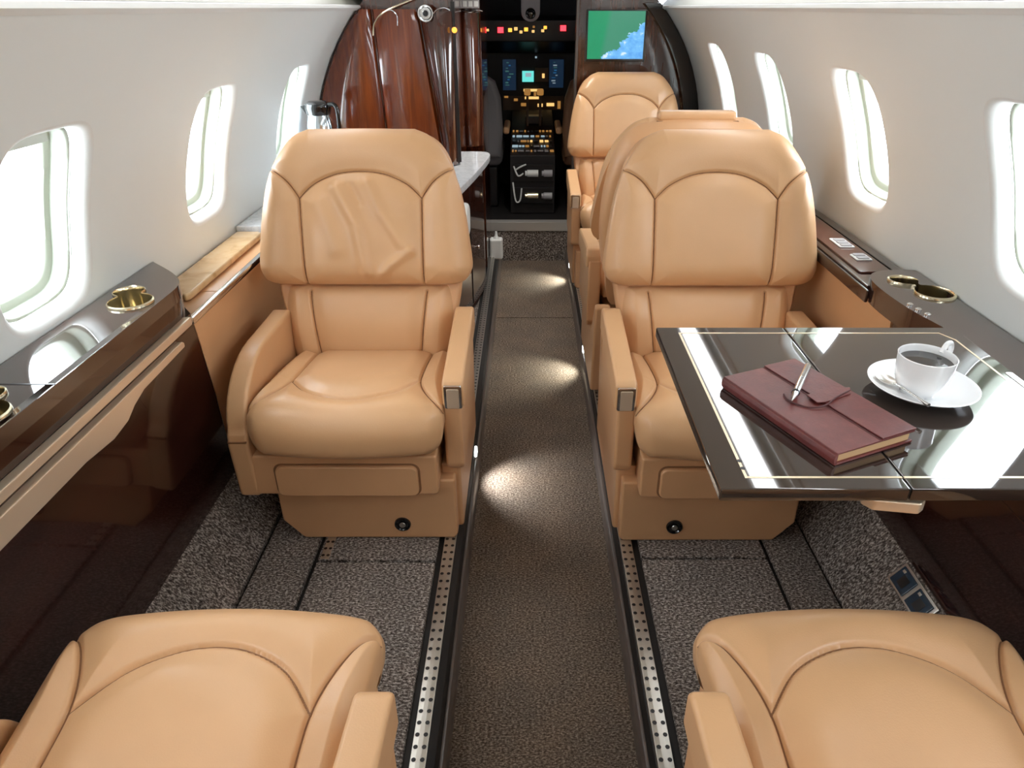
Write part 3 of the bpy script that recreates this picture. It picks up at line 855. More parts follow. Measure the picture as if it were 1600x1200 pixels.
# pull-up headrest on the back-to-back seat
y, z = bp(0.575, 0.0)
obj('headrest_grip', box(-0.105, 0.105, y - 0.030, y + 0.012, z - 0.022, z + 0.002, 0.008, 3), LEATHER, s_mid)
obj('grip_recess', box(-0.112, 0.112, y - 0.036, y + 0.018, z - 0.030, z - 0.021, 0.003), LEATHER_SEAM, s_mid)

# ------------------------------------------------------------------ table
ZT = 0.78
t = thing('folding_table', 'dark lacquered folding table with brass inlay laid out beside right seat', 'table', (0.5, 0.89, ZT))
def W(o):
    o.location = Vector(o.location) - Vector(o.parent.matrix_basis.translation) if False else -t.location
    return o
ty0, ty1 = 0.658, 1.130
leafA = [(0.227, ty0), (0.4525, ty0), (0.4525, ty1), (0.227, ty1)]
leafB = [(0.4545, ty0), (0.757, ty0), (0.757, ty1 - 0.01)] + [(0.757 - 0.022 * (1 - math.cos(a)), ty1 - 0.022 + 0.022 * math.sin(a)) for a in np.linspace(0.3, PI / 2, 5)] + [(0.4545, ty1)]
lA = W(obj('table_leaf', prism(leafA, 'z', ZT - 0.018, ZT, 0.0025, 2, True), TABLE, t))
lB = W(obj('table_leaf', prism(leafB, 'z', ZT - 0.018, ZT, 0.0025, 2, True), TABLE, t))
iy0, iy1, ix0, ix1 = ty0 + 0.022, ty1 - 0.024, 0.262, 0.733
w_ = 0.0035
zi0, zi1 = ZT - 0.001, ZT + 0.0004
ia = [(ix0, iy0), (0.4525, iy0), (0.4525, iy0 + w_), (ix0 + w_, iy0 + w_), (ix0 + w_, iy1 - w_), (0.4525, iy1 - w_), (0.4525, iy1), (ix0, iy1)]
ib = [(0.4545, iy0), (ix1, iy0), (ix1, iy1 - 0.03), (ix1 - 0.015, iy1), (0.4545, iy1), (0.4545, iy1 - w_), (ix1 - 0.0165, iy1 - w_), (ix1 - w_, iy1 - 0.031), (ix1 - w_, iy0 + w_), (0.4545, iy0 + w_)]
for pts, lf in ((ia, lA), (ib, lB)):
    o = obj('inlay', prism(pts, 'z', zi0, zi1), INLAY, lf)
W(obj('hinge_joint', box(0.4528, 0.4542, ty0 + 0.002, ty1 - 0.002, ZT - 0.012, ZT - 0.002), BLACK, t))
for yy in (0.700, 0.716):
    b = lathe([(0, 0.0006), (0.0032, 0.0006), (0.0032, 0), (0, 0)], 16)
    o = obj('inlay_screw', b, BLACK, lA); o.location = (0.2645, yy, ZT)
W(obj('latch_plate', prism(rrect(0.742, 0.7535, 0.875, 0.955, 0.003), 'z', ZT - 0.001, ZT + 0.001, 0.0004, 1, True), STEEL, t))
W(obj('support_arm', prism([(0.415, 0.690), (0.425, 0.676), (0.478, 0.668), (0.488, 0.676), (0.486, 0.690), (0.70, 1.02), (0.66, 1.05), (0.425, 0.705)], 'z', ZT - 0.047, ZT - 0.030, 0.003), PALEGOLD, t))
W(obj('slide_rail', prism([(0.41, 0.70), (0.47, 0.680), (0.75, 0.95), (0.75, 1.05), (0.62, 1.05)], 'z', ZT - 0.030, ZT - 0.0185, 0.002), BLACK, t))
hb_ = W(obj('arm_pivot', lathe([(0, 0.001), (0.006, 0.001), (0.007, 0), (0.007, -0.004), (0, -0.004)], 20), GOLD, t)); hb_.location = Vector((0.472, 0.6755, ZT - 0.041)) - t.location; hb_.rotation_euler = (PI / 2, 0, 0)

# ------------------------------------------------------------------ things on the table
def px(px_, py_, z):
    """where the sight line through a photo point meets height z (used to read off the layout)"""
    d = Vector(((px_ - 826) / F, math.cos(PITCH) - (py_ - 600) / F * math.sin(PITCH), -math.sin(PITCH) - (py_ - 600) / F * math.cos(PITCH)))
    k = (z - CAM.z) / d.z
    return Vector((CAM.x + d.x * k, CAM.y + d.y * k, z))
HB = 0.020
c1, c2, c3, c4 = (px(1148, 590, ZT + HB), px(1225, 560, ZT + HB), px(1438, 667, ZT + HB), px(1300, 712, ZT + HB))
cen = (c1 + c2 + c3 + c4) / 4
ux = ((c3 - c2) + (c4 - c1)).normalized()
ang = math.atan2(ux.y, ux.x)
Lb = ((c3 - c2).length + (c4 - c1).length) / 2
Wb = ((c2 - c1).length + (c3 - c4).length) / 2
NB = thing('notebook', 'burgundy leather notebook with strap lying on the table under a silver pen', 'notebook', (cen.x, cen.y, ZT), ang)
hl, hw_ = Lb / 2, Wb / 2
# local: x along the spine, -y = spine edge (near left), +y = fore edge
obj('back_cover', box(-hl, hl, -hw_, hw_, 0.0004, 0.004, 0.0012), RED_LEATHER, NB)
obj('pages', box(-hl + 0.003, hl - 0.003, -hw_ + 0.004, hw_ - 0.005, 0.0038, 0.0162, 0.001), PAPER, NB)
obj('front_cover', box(-hl, hl, -hw_, hw_, 0.016, 0.0195, 0.0014), RED_LEATHER, NB)
sp = [(-hw_ + 0.003, 0.0006), (-hw_ - 0.002, 0.004), (-hw_ - 0.003, 0.010), (-hw_ - 0.002, 0.016), (-hw_ + 0.003, 0.0195)]
obj('spine', prism(sp, 'x', -hl, hl, 0.0008), RED_LEATHER, NB)
fe = hw_ - Wb * 0.44
flap = [(-hl, fe), (-0.012, fe), (0.0, fe), (0.012, fe), (hl, fe), (hl, hw_ + 0.001), (-hl, hw_ + 0.001)]
obj('flap', prism([(-hl, fe), (hl, fe), (hl, hw_ + 0.001), (-hl, hw_ + 0.001)], 'z', 0.0200, 0.0222, 0.0008), RED_LEATHER, NB)
obj('flap_slit', box(-hl + 0.001, hl - 0.001, fe - 0.0035, fe - 0.0002, 0.0190, 0.0199), RED_DARK, NB)
obj('tongue', prism([(-0.012, fe - 0.010), (0.010, fe - 0.012), (0.014, fe), (0.010, fe + 0.05), (-0.004, hw_ + 0.004), (-0.016, fe + 0.03)], 'z', 0.0225, 0.0242, 0.0006), RED_LEATHER, NB)
zt = 0.0245
cord = smooth_path([(-0.030, fe - 0.034, 0.0212), (-0.012, fe - 0.040, 0.0212), (0.012, fe - 0.028, 0.0212), (0.020, fe - 0.008, 0.0235), (0.012, fe + 0.02, zt + 0.001), (0.004, hw_ - 0.008, zt), (-0.002, hw_ + 0.004, 0.020)], 8)
obj('tie_cord', tube(cord, 0.0012, 8), RED_DARK, NB)

# pen
p0, p1 = px(1238, 625, ZT + 0.027), px(1263, 570, ZT + 0.030)
dv = (p1 - p0); plen = dv.length
pen = thing('pen', 'silver pen with clip lying across the burgundy notebook', 'pen', (p0.x, p0.y, ZT + 0.028), math.atan2(dv.y, dv.x))
Q = Matrix.Rotation(PI / 2, 3, 'Y')
def along(bm):
    bmesh.ops.rotate(bm, verts=bm.verts, cent=(0, 0, 0), matrix=Q); return bm
obj('barrel', along(lathe([(0.0022, 0.006), (0.0042, 0.014), (0.0050, 0.03), (0.0052, plen * 0.6), (0.0050, plen * 0.985), (0.0035, plen), (0, plen)], 24)), CHROME, pen)
obj('tip', along(lathe([(0, -0.004), (0.0010, -0.003), (0.0016, 0.001), (0.0026, 0.0055), (0.0034, 0.010), (0, 0.010)], 24)), STEEL, pen)
obj('clip', box(plen * 0.55, plen * 0.97, -0.0016, 0.0016, 0.0055, 0.0068, 0.0005), CHROME, pen)
obj('grip_ring', along(lathe([(0.0047, 0.020), (0.0056, 0.021), (0.0056, 0.024), (0.0051, 0.025)], 24)), BLACK, pen)

# saucer, cup with coffee, spoon
sc_ = px(1440, 602, ZT + 0.012)
sau = obj('saucer', lathe([(0, 0.003), (0.030, 0.003), (0.031, 0.0), (0.034, 0.0), (0.036, 0.004), (0.060, 0.009), (0.079, 0.0165), (0.0805, 0.0185), (0.0785, 0.0190), (0.058, 0.0125), (0.036, 0.0078), (0.028, 0.0070), (0, 0.0070)], 64), PORCELAIN, None, (sc_.x, sc_.y, ZT))
sau.scale = (0.93, 0.93, 1.0)
tag(sau, 'white porcelain saucer on the dark table under the coffee cup', 'saucer')
cc = px(1437, 612, ZT + 0.008)
cup = thing('coffee_cup', 'white porcelain cup of black coffee standing on the saucer', 'cup', (cc.x - 0.004, cc.y, ZT + 0.0076))
cup.scale = (0.92, 0.92, 0.92)
obj('cup_body', lathe([(0, 0.004), (0.022, 0.003), (0.0235, 0.0), (0.0255, 0.0), (0.026, 0.004), (0.033, 0.012), (0.0385, 0.026), (0.0408, 0.042), (0.0418, 0.060), (0.0424, 0.0645), (0.0412, 0.0655), (0.0398, 0.063), (0.0385, 0.042), (0.036, 0.026), (0.030, 0.013), (0.018, 0.008), (0, 0.008)], 64), PORCELAIN, cup)
obj('coffee', lathe([(0, 0.054), (0.0388, 0.054), (0.0386, 0.050), (0, 0.050)], 64), COFFEE, cup)
ha = R(33)
hp = smooth_path([(0.040, 0, 0.058), (0.050, 0, 0.070), (0.062, 0, 0.069), (0.068, 0, 0.056), (0.063, 0, 0.040), (0.052, 0, 0.028), (0.037, 0, 0.020)], 8)
h = obj('handle', tube(hp, 0.0042, 12), PORCELAIN, cup, (0, 0, 0), (0, 0, ha))
q0, q1 = px(1372, 583, ZT + 0.02), px(1450, 637, ZT + 0.018)
sd = q1 - q0
spn = thing('teaspoon', 'small silver teaspoon resting on the left side of the saucer', 'spoon', (q0.x, q0.y, ZT + 0.019), math.atan2(sd.y, sd.x))
sl = sd.length
b = bmesh.new()
rings = []
for i in range(9):
    u = i / 8
    rr = math.sqrt(max(1 - (2 * u - 1) ** 2, 0.0)) * 0.011 + 0.0012
    rings.append([b.verts.new((u * 0.036, w * rr, -0.004 * (1 - w * w) * math.sin(PI * u) + 0.001)) for w in np.linspace(-1, 1, 9)])
top = rings
bot = [[b.verts.new(v.co + Vector((0, 0, -0.0010))) for v in r_] for r_ in rings]
for A, B in zip(top, top[1:]):
    for i in range(8): b.faces.new((A[i], A[i + 1], B[i + 1], B[i]))
for A, B in zip(bot, bot[1:]):
    for i in range(8): b.faces.new((A[i], B[i], B[i + 1], A[i + 1]))
for i in range(8):
    for e in (0, -1): b.faces.new((top[e][i], top[e][i + 1], bot[e][i + 1], bot[e][i]))
for k in range(8):
    for e in (0, -1): b.faces.new((top[k][e], top[k + 1][e], bot[k + 1][e], bot[k][e]))
obj('bowl', b, STEEL, spn)
hp = [(0.034, 0, 0.001), (0.045, 0, 0.003), (0.06, 0, 0.0035), (sl * 0.85, 0, 0.003), (sl, 0, 0.0028)]
obj('spoon_handle', tube(smooth_path(hp, 5), [0.0014 + 0.0016 * (i / 20) for i in range(21)], 10), CHROME, spn)

# ------------------------------------------------------------------ galley on the left
def at_y(px_, py_, Y):
    d = Vector(((px_ - 826) / F, math.cos(PITCH) - (py_ - 600) / F * math.sin(PITCH), -math.sin(PITCH) - (py_ - 600) / F * math.cos(PITCH)))
    k = Y / d.y
    return Vector((d.x * k, Y, CAM.z + d.z * k))
def wall_poly(z0, z1, side, inset=0.004, n=14):
    out = []
    for k in range(n + 1):
        z = z0 + (z1 - z0) * k / n
        if z <= zc: x = xw(z)
        else: x = xc + (0.50 - xc) * (z - zc) / (1.44 - zc)
        out.append((CX + side * (x - inset), z))
    return out
def xw(z): return math.sqrt(CR * CR - (z - CZ) ** 2)
ZCT = 0.727
# counter with rounded inboard end
g = thing('galley_counter', 'pale stone galley counter behind the left facing seat', 'counter', (-0.5, 2.4, ZF))
edge = [(-0.845, 1.97), (-0.60, 1.97), (-0.36, 2.02), (-0.27, 2.15), (-0.240, 2.40)] 
rim = smooth_path([(-0.60, 1.97, 0), (-0.40, 2.0, 0), (-0.285, 2.13, 0), (-0.245, 2.40, 0), (-0.200, 2.72, 0), (-0.168, 3.02, 0), (-0.172, 3.12, 0), (-0.205, 3.15, 0)], 8)
pts = [(-0.845, 1.97)] + [(p.x, p.y) for p in rim] + [(-0.40, 3.15), (-0.845, 3.15)]
in_t(obj('counter_top', prism(pts, 'z', ZCT - 0.028, ZCT, 0.005, 2, True), MARBLE, g), g)
low = [(-0.80, 1.99)] + [(p.x - 0.035, p.y + 0.012) for p in rim] + [(-0.40, 3.15), (-0.80, 3.15)]
in_t(obj('base_cabinet', prism(low, 'z', 0.145, ZCT - 0.028), WOOD_COL, g), g)
for yy in (2.36, 2.74):
    x_ = np.interp(yy, [2.40, 2.72, 3.02], [-0.245, -0.20, -0.168]) - 0.035
    in_t(obj('door_gap', box(x_ - 0.004, x_ + 0.0015, yy - 0.002, yy + 0.002, 0.18, ZCT - 0.04), BLACK, g), g)
for (yy, zz) in ((2.66, 0.40), (2.82, 0.40)):
    x_ = np.interp(yy, [2.40, 2.72, 3.02], [-0.245, -0.20, -0.168]) - 0.035
    kb = obj('cabinet_knob', lathe([(0, 0.020), (0.008, 0.019), (0.010, 0.014), (0.006, 0.008), (0.005, 0), (0, 0)], 20), CHROME, g)
    kb.location = Vector((x_, yy, zz)) - g.location; kb.rotation_euler = (0, PI / 2, 0)
bn = obj('waste_flap', prism(rrect(2.30, 2.42, 0.58, 0.69, 0.035), 'x', -0.30, -0.205, 0.012, 3), PLASTIC_WHITE, g)
in_t(bn, g)

# tall mahogany cabinet
c = thing('galley_cabinet', 'tall glossy mahogany cabinet curving up to the ceiling behind the galley counter', 'cabinet', (-0.55, 3.2, ZCT))
body = wall_poly(ZCT, 1.44, -1, 0.003) + [(-0.46, 1.47), (-0.32, 1.48), (-0.32, ZCT)]
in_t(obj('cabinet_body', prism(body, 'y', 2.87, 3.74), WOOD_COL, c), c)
def door(name, xl0, xl1, xr0, xr1, z0, z1, m, bulge, y=2.868, curved_left=False):
    """door panel bowed towards the cabin; left and right edges may lean (x at z0, x at z1)"""
    nu, nv = 28, 30
    P = np.zeros((nv, nu, 3))
    for i in range(nv):
        z = z0 + (z1 - z0) * i / (nv - 1)
        f = i / (nv - 1)
        l_ = xl0 + (xl1 - xl0) * f
        if curved_left:
            l_ = CX - (xw(z) if z <= zc else xc + (0.50 - xc) * (z - zc) / (1.44 - zc)) + 0.006
        r_ = xr0 + (xr1 - xr0) * f
        for j in range(nu):
            u = j / (nu - 1)
            x = l_ + (r_ - l_) * u
            b_ = bulge * (1 - (2 * u - 1) ** 2) + 0.010 * min(1, min(u, 1 - u) * 26) ** 0.5
            b_ += 0.0004 * math.sin(17 * u + 2 * f) * math.sin(PI * u)
            P[i, j] = (x, y - b_, z)
    me = gridmesh(name, P)
    b = bmesh.new(); b.from_mesh(me); bpy.data.meshes.remove(me)
    r_ = bmesh.ops.extrude_edge_only(b, edges=[e for e in b.edges if e.is_boundary])
    for v in r_['geom']:
        if isinstance(v, bmesh.types.BMVert): v.co.y = y + 0.004
    o = obj(name, b, m, c, sharp=40)
    return in_t(o, c)
door('door', 0, 0, -0.560, -0.575, ZCT + 0.004, 1.275, WOOD, 0.022, curved_left=True)
door('door', -0.556, -0.571, -0.335, -0.405, ZCT + 0.004, 1.275, WOOD, 0.012)
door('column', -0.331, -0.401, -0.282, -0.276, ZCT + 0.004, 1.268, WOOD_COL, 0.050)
# aft jamb column beside the aisle
_c = c
c = thing('doorway_column', 'narrow glossy mahogany column on the left of the cockpit doorway', 'column', (-0.26, 3.4, ZF))
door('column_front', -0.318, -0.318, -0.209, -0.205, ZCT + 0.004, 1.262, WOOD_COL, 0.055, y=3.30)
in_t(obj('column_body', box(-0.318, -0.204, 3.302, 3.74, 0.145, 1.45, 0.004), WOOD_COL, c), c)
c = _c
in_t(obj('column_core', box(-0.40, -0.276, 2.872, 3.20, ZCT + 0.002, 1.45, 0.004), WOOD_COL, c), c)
in_t(obj('jamb_seam', box(-0.284, -0.270, 2.858, 2.872, ZCT + 0.01, 1.30), BLACK, c), c)
# gold curved trim strips across the cabinet head
def strip(pxs, Y, r, m, name='trim_strip'):
    pts_ = smooth_path([tuple(at_y(a, b_, Y)) for a, b_ in pxs], 6)
    o = obj(name, tube(pts_, r, 8), m, c)
    return in_t(o, c)
strip([(583, 56), (585, 38), (596, 22), (622, 8), (652, -4)], 2.825, 0.0035, GOLD)
strip([(604, 17), (612, 16), (620, 24), (621, 40)], 2.822, 0.0018, CHROME)
strip([(674, 26), (682, 16), (694, 12), (703, 16)], 2.80, 0.0022, CHROME)
strip([(722, 17), (735, 19), (745, 16), (754, 18)], 3.24, 0.0025, CHROME)
v_ = at_y(665, 21, 2.80)
av = obj('air_nozzle', lathe([(0, 0.006), (0.009, 0.006), (0.011, 0.002), (0.019, 0.002), (0.024, 0.010), (0.027, 0.010), (0.029, 0.0), (0, 0.0)], 32), CHROME, c)
av.location = v_ - c.location; av.rotation_euler = (PI / 2, 0, 0)
nd = obj('nozzle_core', lathe([(0, 0.013), (0.008, 0.011), (0.010, 0.006), (0, 0.006)], 20), BLACK, av)
lp = at_y(710, 47, 2.842)
lm = obj('call_light', lathe([(0, 0.010), (0.006, 0.009), (0.009, 0.005), (0.010, 0), (0, 0)], 20), G_AMBER, c)
lm.location = lp - c.location; lm.rotation_euler = (PI / 2, 0, 0)
kp0, kp1 = at_y(714, 13, 3.235), at_y(748, -6, 3.235)
kpd = in_t(obj('switch_plate', box(kp0.x, kp1.x, 3.220, 3.250, kp0.z, kp1.z, 0.003), PLASTIC_GREY, c), c)
for i in range(4):
    for j in range(2):
        w0 = (kp1.x - kp0.x) / 4
        obj('key', box(kp0.x + w0 * (i + .15), kp0.x + w0 * (i + .85), 3.216, 3.222, kp0.z + 0.006 + j * 0.026, kp0.z + 0.026 + j * 0.026, 0.001), PLASTIC_WHITE, kpd)

# coffee carafe on the counter
p_ = at_y(500, 190, 2.60)
cf = thing('coffee_carafe', 'steel carafe with black lid and handle on the galley counter by the farthest left window', 'carafe', (p_.x, 2.60, ZCT))
obj('body', lathe([(0, 0.002), (0.044, 0.002), (0.048, 0.006), (0.050, 0.05), (0.050, 0.13), (0.046, 0.19), (0.040, 0.215), (0.038, 0.225), (0, 0.225)], 40), STEEL_BLUE, cf)
obj('lid', lathe([(0, 0.268), (0.030, 0.266), (0.043, 0.258), (0.046, 0.245), (0.041, 0.222), (0, 0.222)], 40), BLACKGLOSS, cf)
obj('handle', tube(smooth_path([(0.030, -0.01, 0.252), (0.058, -0.015, 0.256), (0.070, -0.018, 0.235), (0.068, -0.018, 0.15), (0.050, -0.015, 0.085)], 8), 0.0075, 10), BLACKGLOSS, cf)
obj('spout', prism([(-0.044, 0.225), (-0.060, 0.250), (-0.040, 0.256), (-0.03, 0.225)], 'y', -0.012, 0.012, 0.002), BLACKGLOSS, cf)

# white pump bottle on the floor edge by the step
dp = thing('soap_bottle', 'small white pump bottle on the floor edge at the cockpit step', 'bottle', (-0.168, 3.50, ZF - 0.012))
obj('bottle_body', prism(rrect(-0.034, 0.034, -0.03, 0.03, 0.014), 'z', 0.0, 0.105, 0.010, 3, True), PLASTIC_WHITE, dp)
obj('pump', lathe([(0.010, 0.10), (0.016, 0.106), (0.008, 0.118), (0.006, 0.140), (0.0, 0.142)], 20), PLASTIC_WHITE, dp)

# ------------------------------------------------------------------ front right bulkhead and screen
body = [(0.236, 0.146), (0.236, 1.50), (0.45, 1.45)] + wall_poly(0.30, 1.44, 1, 0.003)[::-1] + [(0.74, 0.146)]
bk = struct(obj('wall_front', prism(body, 'y', 3.75, Y1), WOOD_COL))
edge_o = wall_poly(0.50, 1.30, 1, 0.004); edge_i = wall_poly(0.50, 1.30, 1, 0.085)
struct(obj('trim_7', prism(edge_o + edge_i[::-1], 'y', 3.715, 3.752, 0.004), BLACKGLOSS))
struct(obj('wall_front', box(-0.85, -0.225, 3.755, Y1, 0.146, 1.50), WOOD_COL))
struct(obj('wall_front', box(-0.30, 0.30, 3.76, Y1, 1.36, 1.52), WOOD_COL))
struct(obj('trim_8', box(0.228, 0.240, 3.742, 3.80, 0.146, 1.40, 0.002), EDGE))
m0, m1 = at_y(917, 92, 3.735), at_y(1009, 17, 3.735)
mon = thing('map_screen', 'flat screen showing a green and blue moving map above the farthest seat', 'screen', ((m0.x + m1.x) / 2, 3.75, m0.z))
in_t(obj('bezel', box(m0.x - 0.008, m1.x + 0.008, 3.732, 3.750, m0.z - 0.012, m1.z + 0.006, 0.003), BLACKGLOSS, mon), mon)
in_t(obj('display', box(m0.x, m1.x, 3.7295, 3.734, m0.z, m1.z), MAPM, mon), mon)

# step up to the cockpit
struct(obj('floor', box(-0.225, 0.236, Y1, Y1 + 0.02, 0.0, 0.172), CARPET_SIDE))
struct(obj('trim_9', box(-0.232, 0.236, Y1 - 0.006, Y1 + 0.05, 0.172, 0.225, 0.004), SILL))

# ------------------------------------------------------------------ cockpit
CY0, CY1 = Y1 + 0.05, 5.30
struct(obj('floor', box(-0.62, 0.62, CY0, CY1, 0.195, 0.215), COCKPIT))
struct(obj('ceiling', box(-0.62, 0.62, CY0, CY1, 1.50, 1.52), COCKPIT))
struct(obj('wall_cockpit_left', box(-0.64, -0.62, CY0, CY1, 0.195, 1.52), COCKPIT))
struct(obj('wall_cockpit_right', box(0.62, 0.64, CY0, CY1, 0.195, 1.52), COCKPIT))
struct(obj('wall_cockpit_front', box(-0.64, 0.64, CY1, CY1 + 0.02, 0.195, 1.52), COCKPIT))

ip = thing('instrument_panel', 'dark cockpit instrument panel with glowing displays and warning lights', 'instrument panel', (0, 4.80, 0.215))
def ipb(name, x0, y0, x1, y1, Y, dep, m, bev=0.001, parent=None):
    a, b_ = at_y(x0, y1, Y), at_y(x1, y0, Y)
    o = obj(name, box(a.x, b_.x, Y, Y + dep, a.z, b_.z, bev), m, parent or ip)
    return in_t(o, ip) if parent is None else o
in_t(obj('panel_board', box(-0.60, 0.60, 4.81, 4.86, 0.22, 1.03, 0.004), COCKPIT, ip), ip)
in_t(obj('glareshield', prism([(4.66, 1.10), (4.66, 1.215), (4.90, 1.24), (4.90, 1.02), (4.80, 1.03)], 'x', -0.60, 0.60, 0.006), BLACK, ip), ip)
for (x, y, m_, s) in ((782, 47, G_RED, 5), (880, 44, G_RED, 5), (797, 47, G_AMBER, 3.4), (806, 45, G_WARM, 3), (814, 50, G_WARM, 2.6), (822, 46, G_AMBER, 3.4), (833, 49, G_WARM, 2.4), (834, 42, G_WARMDIM, 2), (848, 48, G_WARM, 2.6), (852, 43, G_AMBER, 2.8), (762, 47, G_WARM, 2.2)):
    p_ = at_y(x, y, 4.655)
    o = obj('warning_light', box(-s * 0.0034, s * 0.0034, -0.006, 0.008, -s * 0.003, s * 0.003, 0.002), m_, ip)
    o.location = p_ - ip.location
for (x0, y0, x1, y1, m_) in ((786, 93, 806, 141, G_BLUE), (858, 93, 881, 137, G_BLUE)):
    d_ = ipb('flight_display', x0, y0, x1, y1, 4.800, 0.012, m_)
    for q in range(9):
        ya = y0 + 4 + q * (y1 - y0 - 8) / 9; xa = random.uniform(x0 + 3, x0 + 10); ln_ = random.uniform(2.5, 9)
        a, b_ = at_y(xa, ya + random.uniform(0.7, 2.6), 4.797), at_y(min(xa + ln_, x1 - 2), ya, 4.797)
        obj('display_line', box(a.x, b_.x, 4.797, 4.801, a.z, b_.z), random.choice((G_GREENLINE, G_LINE, G_BLUE2)), d_)
dt = ipb('centre_display', 816, 111, 834, 128, 4.800, 0.012, G_TEAL)
a, b_ = at_y(821, 120, 4.797), at_y(830, 114, 4.797)
obj('display_patch', box(a.x, b_.x, 4.797, 4.801, a.z, b_.z), G_ICE, dt)
ipb('switch_bank', 836, 106, 857, 128, 4.803, 0.010, PANELBR)
ipb('indicator', 847, 115, 851, 122, 4.798, 0.008, G_WARM)
ipb('indicator', 836, 88, 839, 91, 4.798, 0.008, G_ICE)
ipb('radio_stack', 786, 150, 881, 172, 4.800, 0.012, PANELBR)
for (x0, y0, x1, y1, m_) in ((818, 139, 842, 143, G_WARM), (820, 151, 842, 155, G_WARM), (823, 144, 827, 150, G_WARMDIM), (834, 144, 838, 150, G_WARMDIM), (814, 161, 824, 166, G_WARMDIM), (840, 162, 848, 167, G_WARM), (854, 161, 866, 166, G_WARM), (788, 150, 794, 153, G_WARMDIM), (871, 158, 876, 170, G_WARMDIM), (803, 154, 809, 158, G_WARMDIM)):
    ipb('lit_key', x0, y0, x1, y1, 4.795, 0.006, m_)

pd = thing('centre_pedestal', 'cockpit centre pedestal with lit key rows and throttle levers', 'pedestal', (0.02, 4.06, 0.215))
def sl(y): return 0.545 + (y - 4.05) / 0.40 * 0.105
pb = prism([(4.05, 0.218), (4.05, 0.545), (4.45, 0.650), (4.78, 0.70), (4.78, 0.218)], 'x', -0.105, 0.150, 0.004)
in_t(obj('pedestal_body', pb, COCKPIT, pd), pd)
rows = [(4.10, G_WARMDIM), (4.16, G_ICE), (4.225, G_WARM), (4.29, G_ICE), (4.36, G_WARMDIM)]
for ry, m_ in rows:
    x0 = -0.095
    while x0 < 0.125:
        kw = random.choice((0.010, 0.014, 0.022, 0.034)); kd = random.uniform(0.010, 0.024)
        mm_ = random.choice((m_, m_, G_WARMDIM, PLASTIC_GREY, BLACK))
        o = obj('lit_key', box(x0, x0 + kw, ry - kd, ry + kd, 0.001, 0.008, 0.002), mm_, pd)
        x0 += kw + random.uniform(0.004, 0.010)
        o.location = (0, 0, 0)
        o.location = Vector((0, 0, sl(ry))) - Vector((pd.location.x, pd.location.y, pd.location.z))
for (x0, x1) in ((-0.015, 0.000), (0.062, 0.078)):
    lv = in_t(obj('throttle_lever', prism([(4.44, 0.64), (4.50, 0.64), (4.53, 0.82), (4.50, 0.83)], 'x', x0, x1, 0.003), PANELBR, pd), pd)
    obj('lever_knob', box(x0 - 0.012, x1 + 0.012, 4.485, 4.535, 0.815, 0.850, 0.008), G_WARMDIM, lv)
in_t(obj('lever_gate', box(-0.02, 0.085, 4.46, 4.56, 0.655, 0.70, 0.006), BLACK, pd), pd)
for zz, ms in ((0.452, (PLASTIC_WHITE, PLASTIC_GREY)), (0.325, (GOLD, PLASTIC_GREY))):
    in_t(obj('connector_tray', box(-0.085, 0.140, 4.036, 4.052, zz - 0.045, zz + 0.045, 0.003), BLACK, pd), pd)
    for (xa, xb, m_) in ((-0.02, 0.055, ms[0]), (0.075, 0.135, ms[1])):
        bb = tube([(xa, 4.028, zz), (xa + 0.01, 4.028, zz), (xa + 0.012, 4.028, zz), (xb, 4.028, zz)], [0.014, 0.014, 0.019, 0.019], 14)
        in_t(obj('connector', bb, m_, pd), pd)
for cp in ([(-0.085, 4.035, 0.49), (-0.06, 4.02, 0.44), (-0.03, 4.025, 0.452)], [(-0.09, 4.035, 0.40), (-0.075, 4.02, 0.30), (-0.05, 4.02, 0.30), (-0.04, 4.02, 0.37)], [(-0.075, 4.03, 0.47), (-0.045, 4.02, 0.49), (-0.015, 4.03, 0.50)]):
    in_t(obj('cable', tube(smooth_path(cp, 6), 0.0045, 8), PLASTIC_WHITE, pd), pd)

def pilot_seat(x, label, m_):
    t = thing('pilot_seat', label, 'seat', (x, 4.15, 0.215), 0, 'pilot seats')
    obj('seat_base', box(-0.17, 0.17, 0.05, 0.42, 0.0, 0.24, 0.02), BLACK, t)
    obj('seat_cushion', box(-0.20, 0.20, 0.04, 0.48, 0.24, 0.36, 0.045, 4), m_, t)
    bk_ = [(-0.19, 0.30), (0.19, 0.30), (0.205, 0.45), (0.195, 0.62), (0.165, 0.705), (0.12, 0.735), (-0.12, 0.735), (-0.165, 0.705), (-0.195, 0.62), (-0.205, 0.45)]
    obj('backrest', prism(bk_, 'y', -0.02, 0.085, 0.03, 4, True), m_, t)
    obj('headrest', box(-0.11, 0.11, -0.012, 0.07, 0.735, 0.81, 0.028, 4), m_, t)
    ax = -math.copysign(0.222, x)
    obj('armrest', box(ax - 0.018, ax + 0.018, 0.06, 0.36, 0.42, 0.46, 0.012, 3), LEATHER, t)  # tan colour stands in for the warm-lit seat edge
    return t
pilot_seat(-0.352, 'grey pilot seat at the left edge of the cockpit doorway', GREY)
pilot_seat(0.398, 'brown pilot seat at the right edge of the cockpit doorway', BROWNSEAT)
for (x, ya, yb, m_) in ((787, 203, 230, G_WARM), (880, 202, 232, G_WARM)):
    pass
oh = thing('overhead_handset', 'pale overhead unit with round dark lens hanging at the top of the cockpit doorway', 'lamp', (0, 4.30, 1.30))
p_ = at_y(829, 12, 4.30)
oh.location = p_
obj('housing', prism(rrect(-0.052, 0.052, -0.068, 0.20, 0.05), 'y', -0.02, 0.02, 0.008, 2, True), PLASTIC_GREY, oh)
l_ = obj('lens', lathe([(0, 0.006), (0.016, 0.006), (0.022, 0.002), (0.026, 0.004), (0.028, 0), (0, 0)], 24), BLACKGLOSS, oh, (0, -0.02, -0.028), (PI / 2, 0, 0))

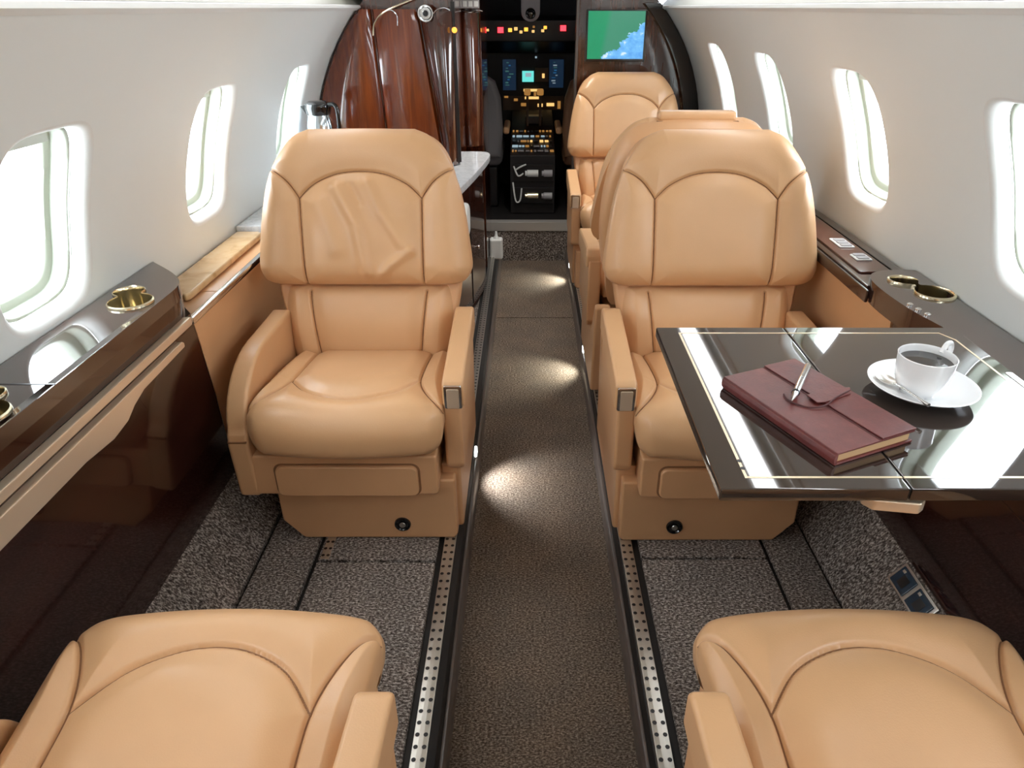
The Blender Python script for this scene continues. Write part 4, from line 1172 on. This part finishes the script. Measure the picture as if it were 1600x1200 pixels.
# ------------------------------------------------------------------ aisle courtesy lights
def aisle_light(x, y, z, sgn, label, e):
    o = obj('aisle_light', box(-0.004, 0.004, -0.014, 0.014, -0.012, 0.012, 0.003), LED)
    o.location = (x, y, z)
    tag(o, label, 'light', 'aisle courtesy lights')
    ld = bpy.data.lights.new('aisle_light_beam', 'SPOT')
    ld.energy = e; ld.spot_size = R(105); ld.spot_blend = 0.8; ld.shadow_soft_size = 0.008
    ld.color = (0.93, 0.97, 1.0) if sgn > 0 else (0.95, 1.0, 0.90)
    lo = bpy.data.objects.new('aisle_light_beam', ld); COL.objects.link(lo)
    lo.location = (x + sgn * 0.010, y - 0.004, z + 0.002)
    dv = Vector((sgn * 0.55, -0.10, -0.42))
    lo.rotation_euler = dv.to_track_quat('-Z', 'Y').to_euler()
aisle_light(XL + 0.003, 1.74, 0.100, 1, 'tiny aisle floor light on the left edge beside the left seat', 4.5)
aisle_light(XR - 0.003, 2.47, 0.092, -1, 'tiny aisle floor light on the right edge beside the middle seat', 3.2)
aisle_light(XR - 0.003, 3.52, 0.080, -1, 'tiny aisle floor light on the right edge near the cockpit step', 3.2)

# round fill lights added to brighten the galley and the doorway
for (x_, y_, e_, lb) in ((-0.12, 3.05, 14, 'small round fill light added in the ceiling over the galley counter'), (0.03, 3.45, 12, 'small round fill light added in the ceiling over the cockpit step')):
    zt_ = 1.494
    dl_ = thing('added_fill_light', lb, 'light', (x_, y_, zt_), 0, 'added round fill lights')
    obj('bezel', lathe([(0.030, 0.0), (0.044, 0.0), (0.046, -0.004), (0.044, -0.008), (0.032, -0.008), (0.030, -0.004), (0.030, 0.0)], 32), CHROME, dl_)
    obj('lens', lathe([(0, -0.003), (0.030, -0.003), (0.030, -0.001), (0, -0.001)], 32), LED, dl_)
    ld = bpy.data.lights.new('fill_light_beam', 'SPOT')
    ld.energy = e_; ld.spot_size = R(100); ld.spot_blend = 0.7; ld.shadow_soft_size = 0.03; ld.color = (1.0, 0.96, 0.90)
    lo = bpy.data.objects.new('fill_light_beam', ld); COL.objects.link(lo); lo.location = (x_, y_, zt_ - 0.012)

# ------------------------------------------------------------------ daylight
w = bpy.data.worlds.new('daylight')
scene.world = w
w.use_nodes = True
bg = w.node_tree.nodes['Background']
bg.inputs['Color'].default_value = (0.84, 0.92, 1.0, 1)
bg.inputs['Strength'].default_value = 13.0
k = 0
for side, cs in ((-1, LEFT_W), (1, RIGHT_W)):
    for c_ in cs:
        ld = bpy.data.lights.new('window_daylight', 'AREA')
        ld.shape = 'RECTANGLE'; ld.size = 0.18; ld.size_y = 0.30
        ld.cycles.is_portal = True
        lo = bpy.data.objects.new('window_daylight', ld); COL.objects.link(lo)
        p_ = Vector(wallpt(c_, WCS[side], side, 0.084)); q_ = Vector(wallpt(c_, WCS[side], side, 0.0))
        lo.location = p_
        lo.rotation_euler = (q_ - p_).to_track_quat('-Z', 'Z').to_euler()

vs_ = scene.view_settings
vs_.view_transform = 'Standard'; vs_.look = 'None'; vs_.gamma = 1.0; vs_.use_curve_mapping = False
vs_.exposure = 0.22
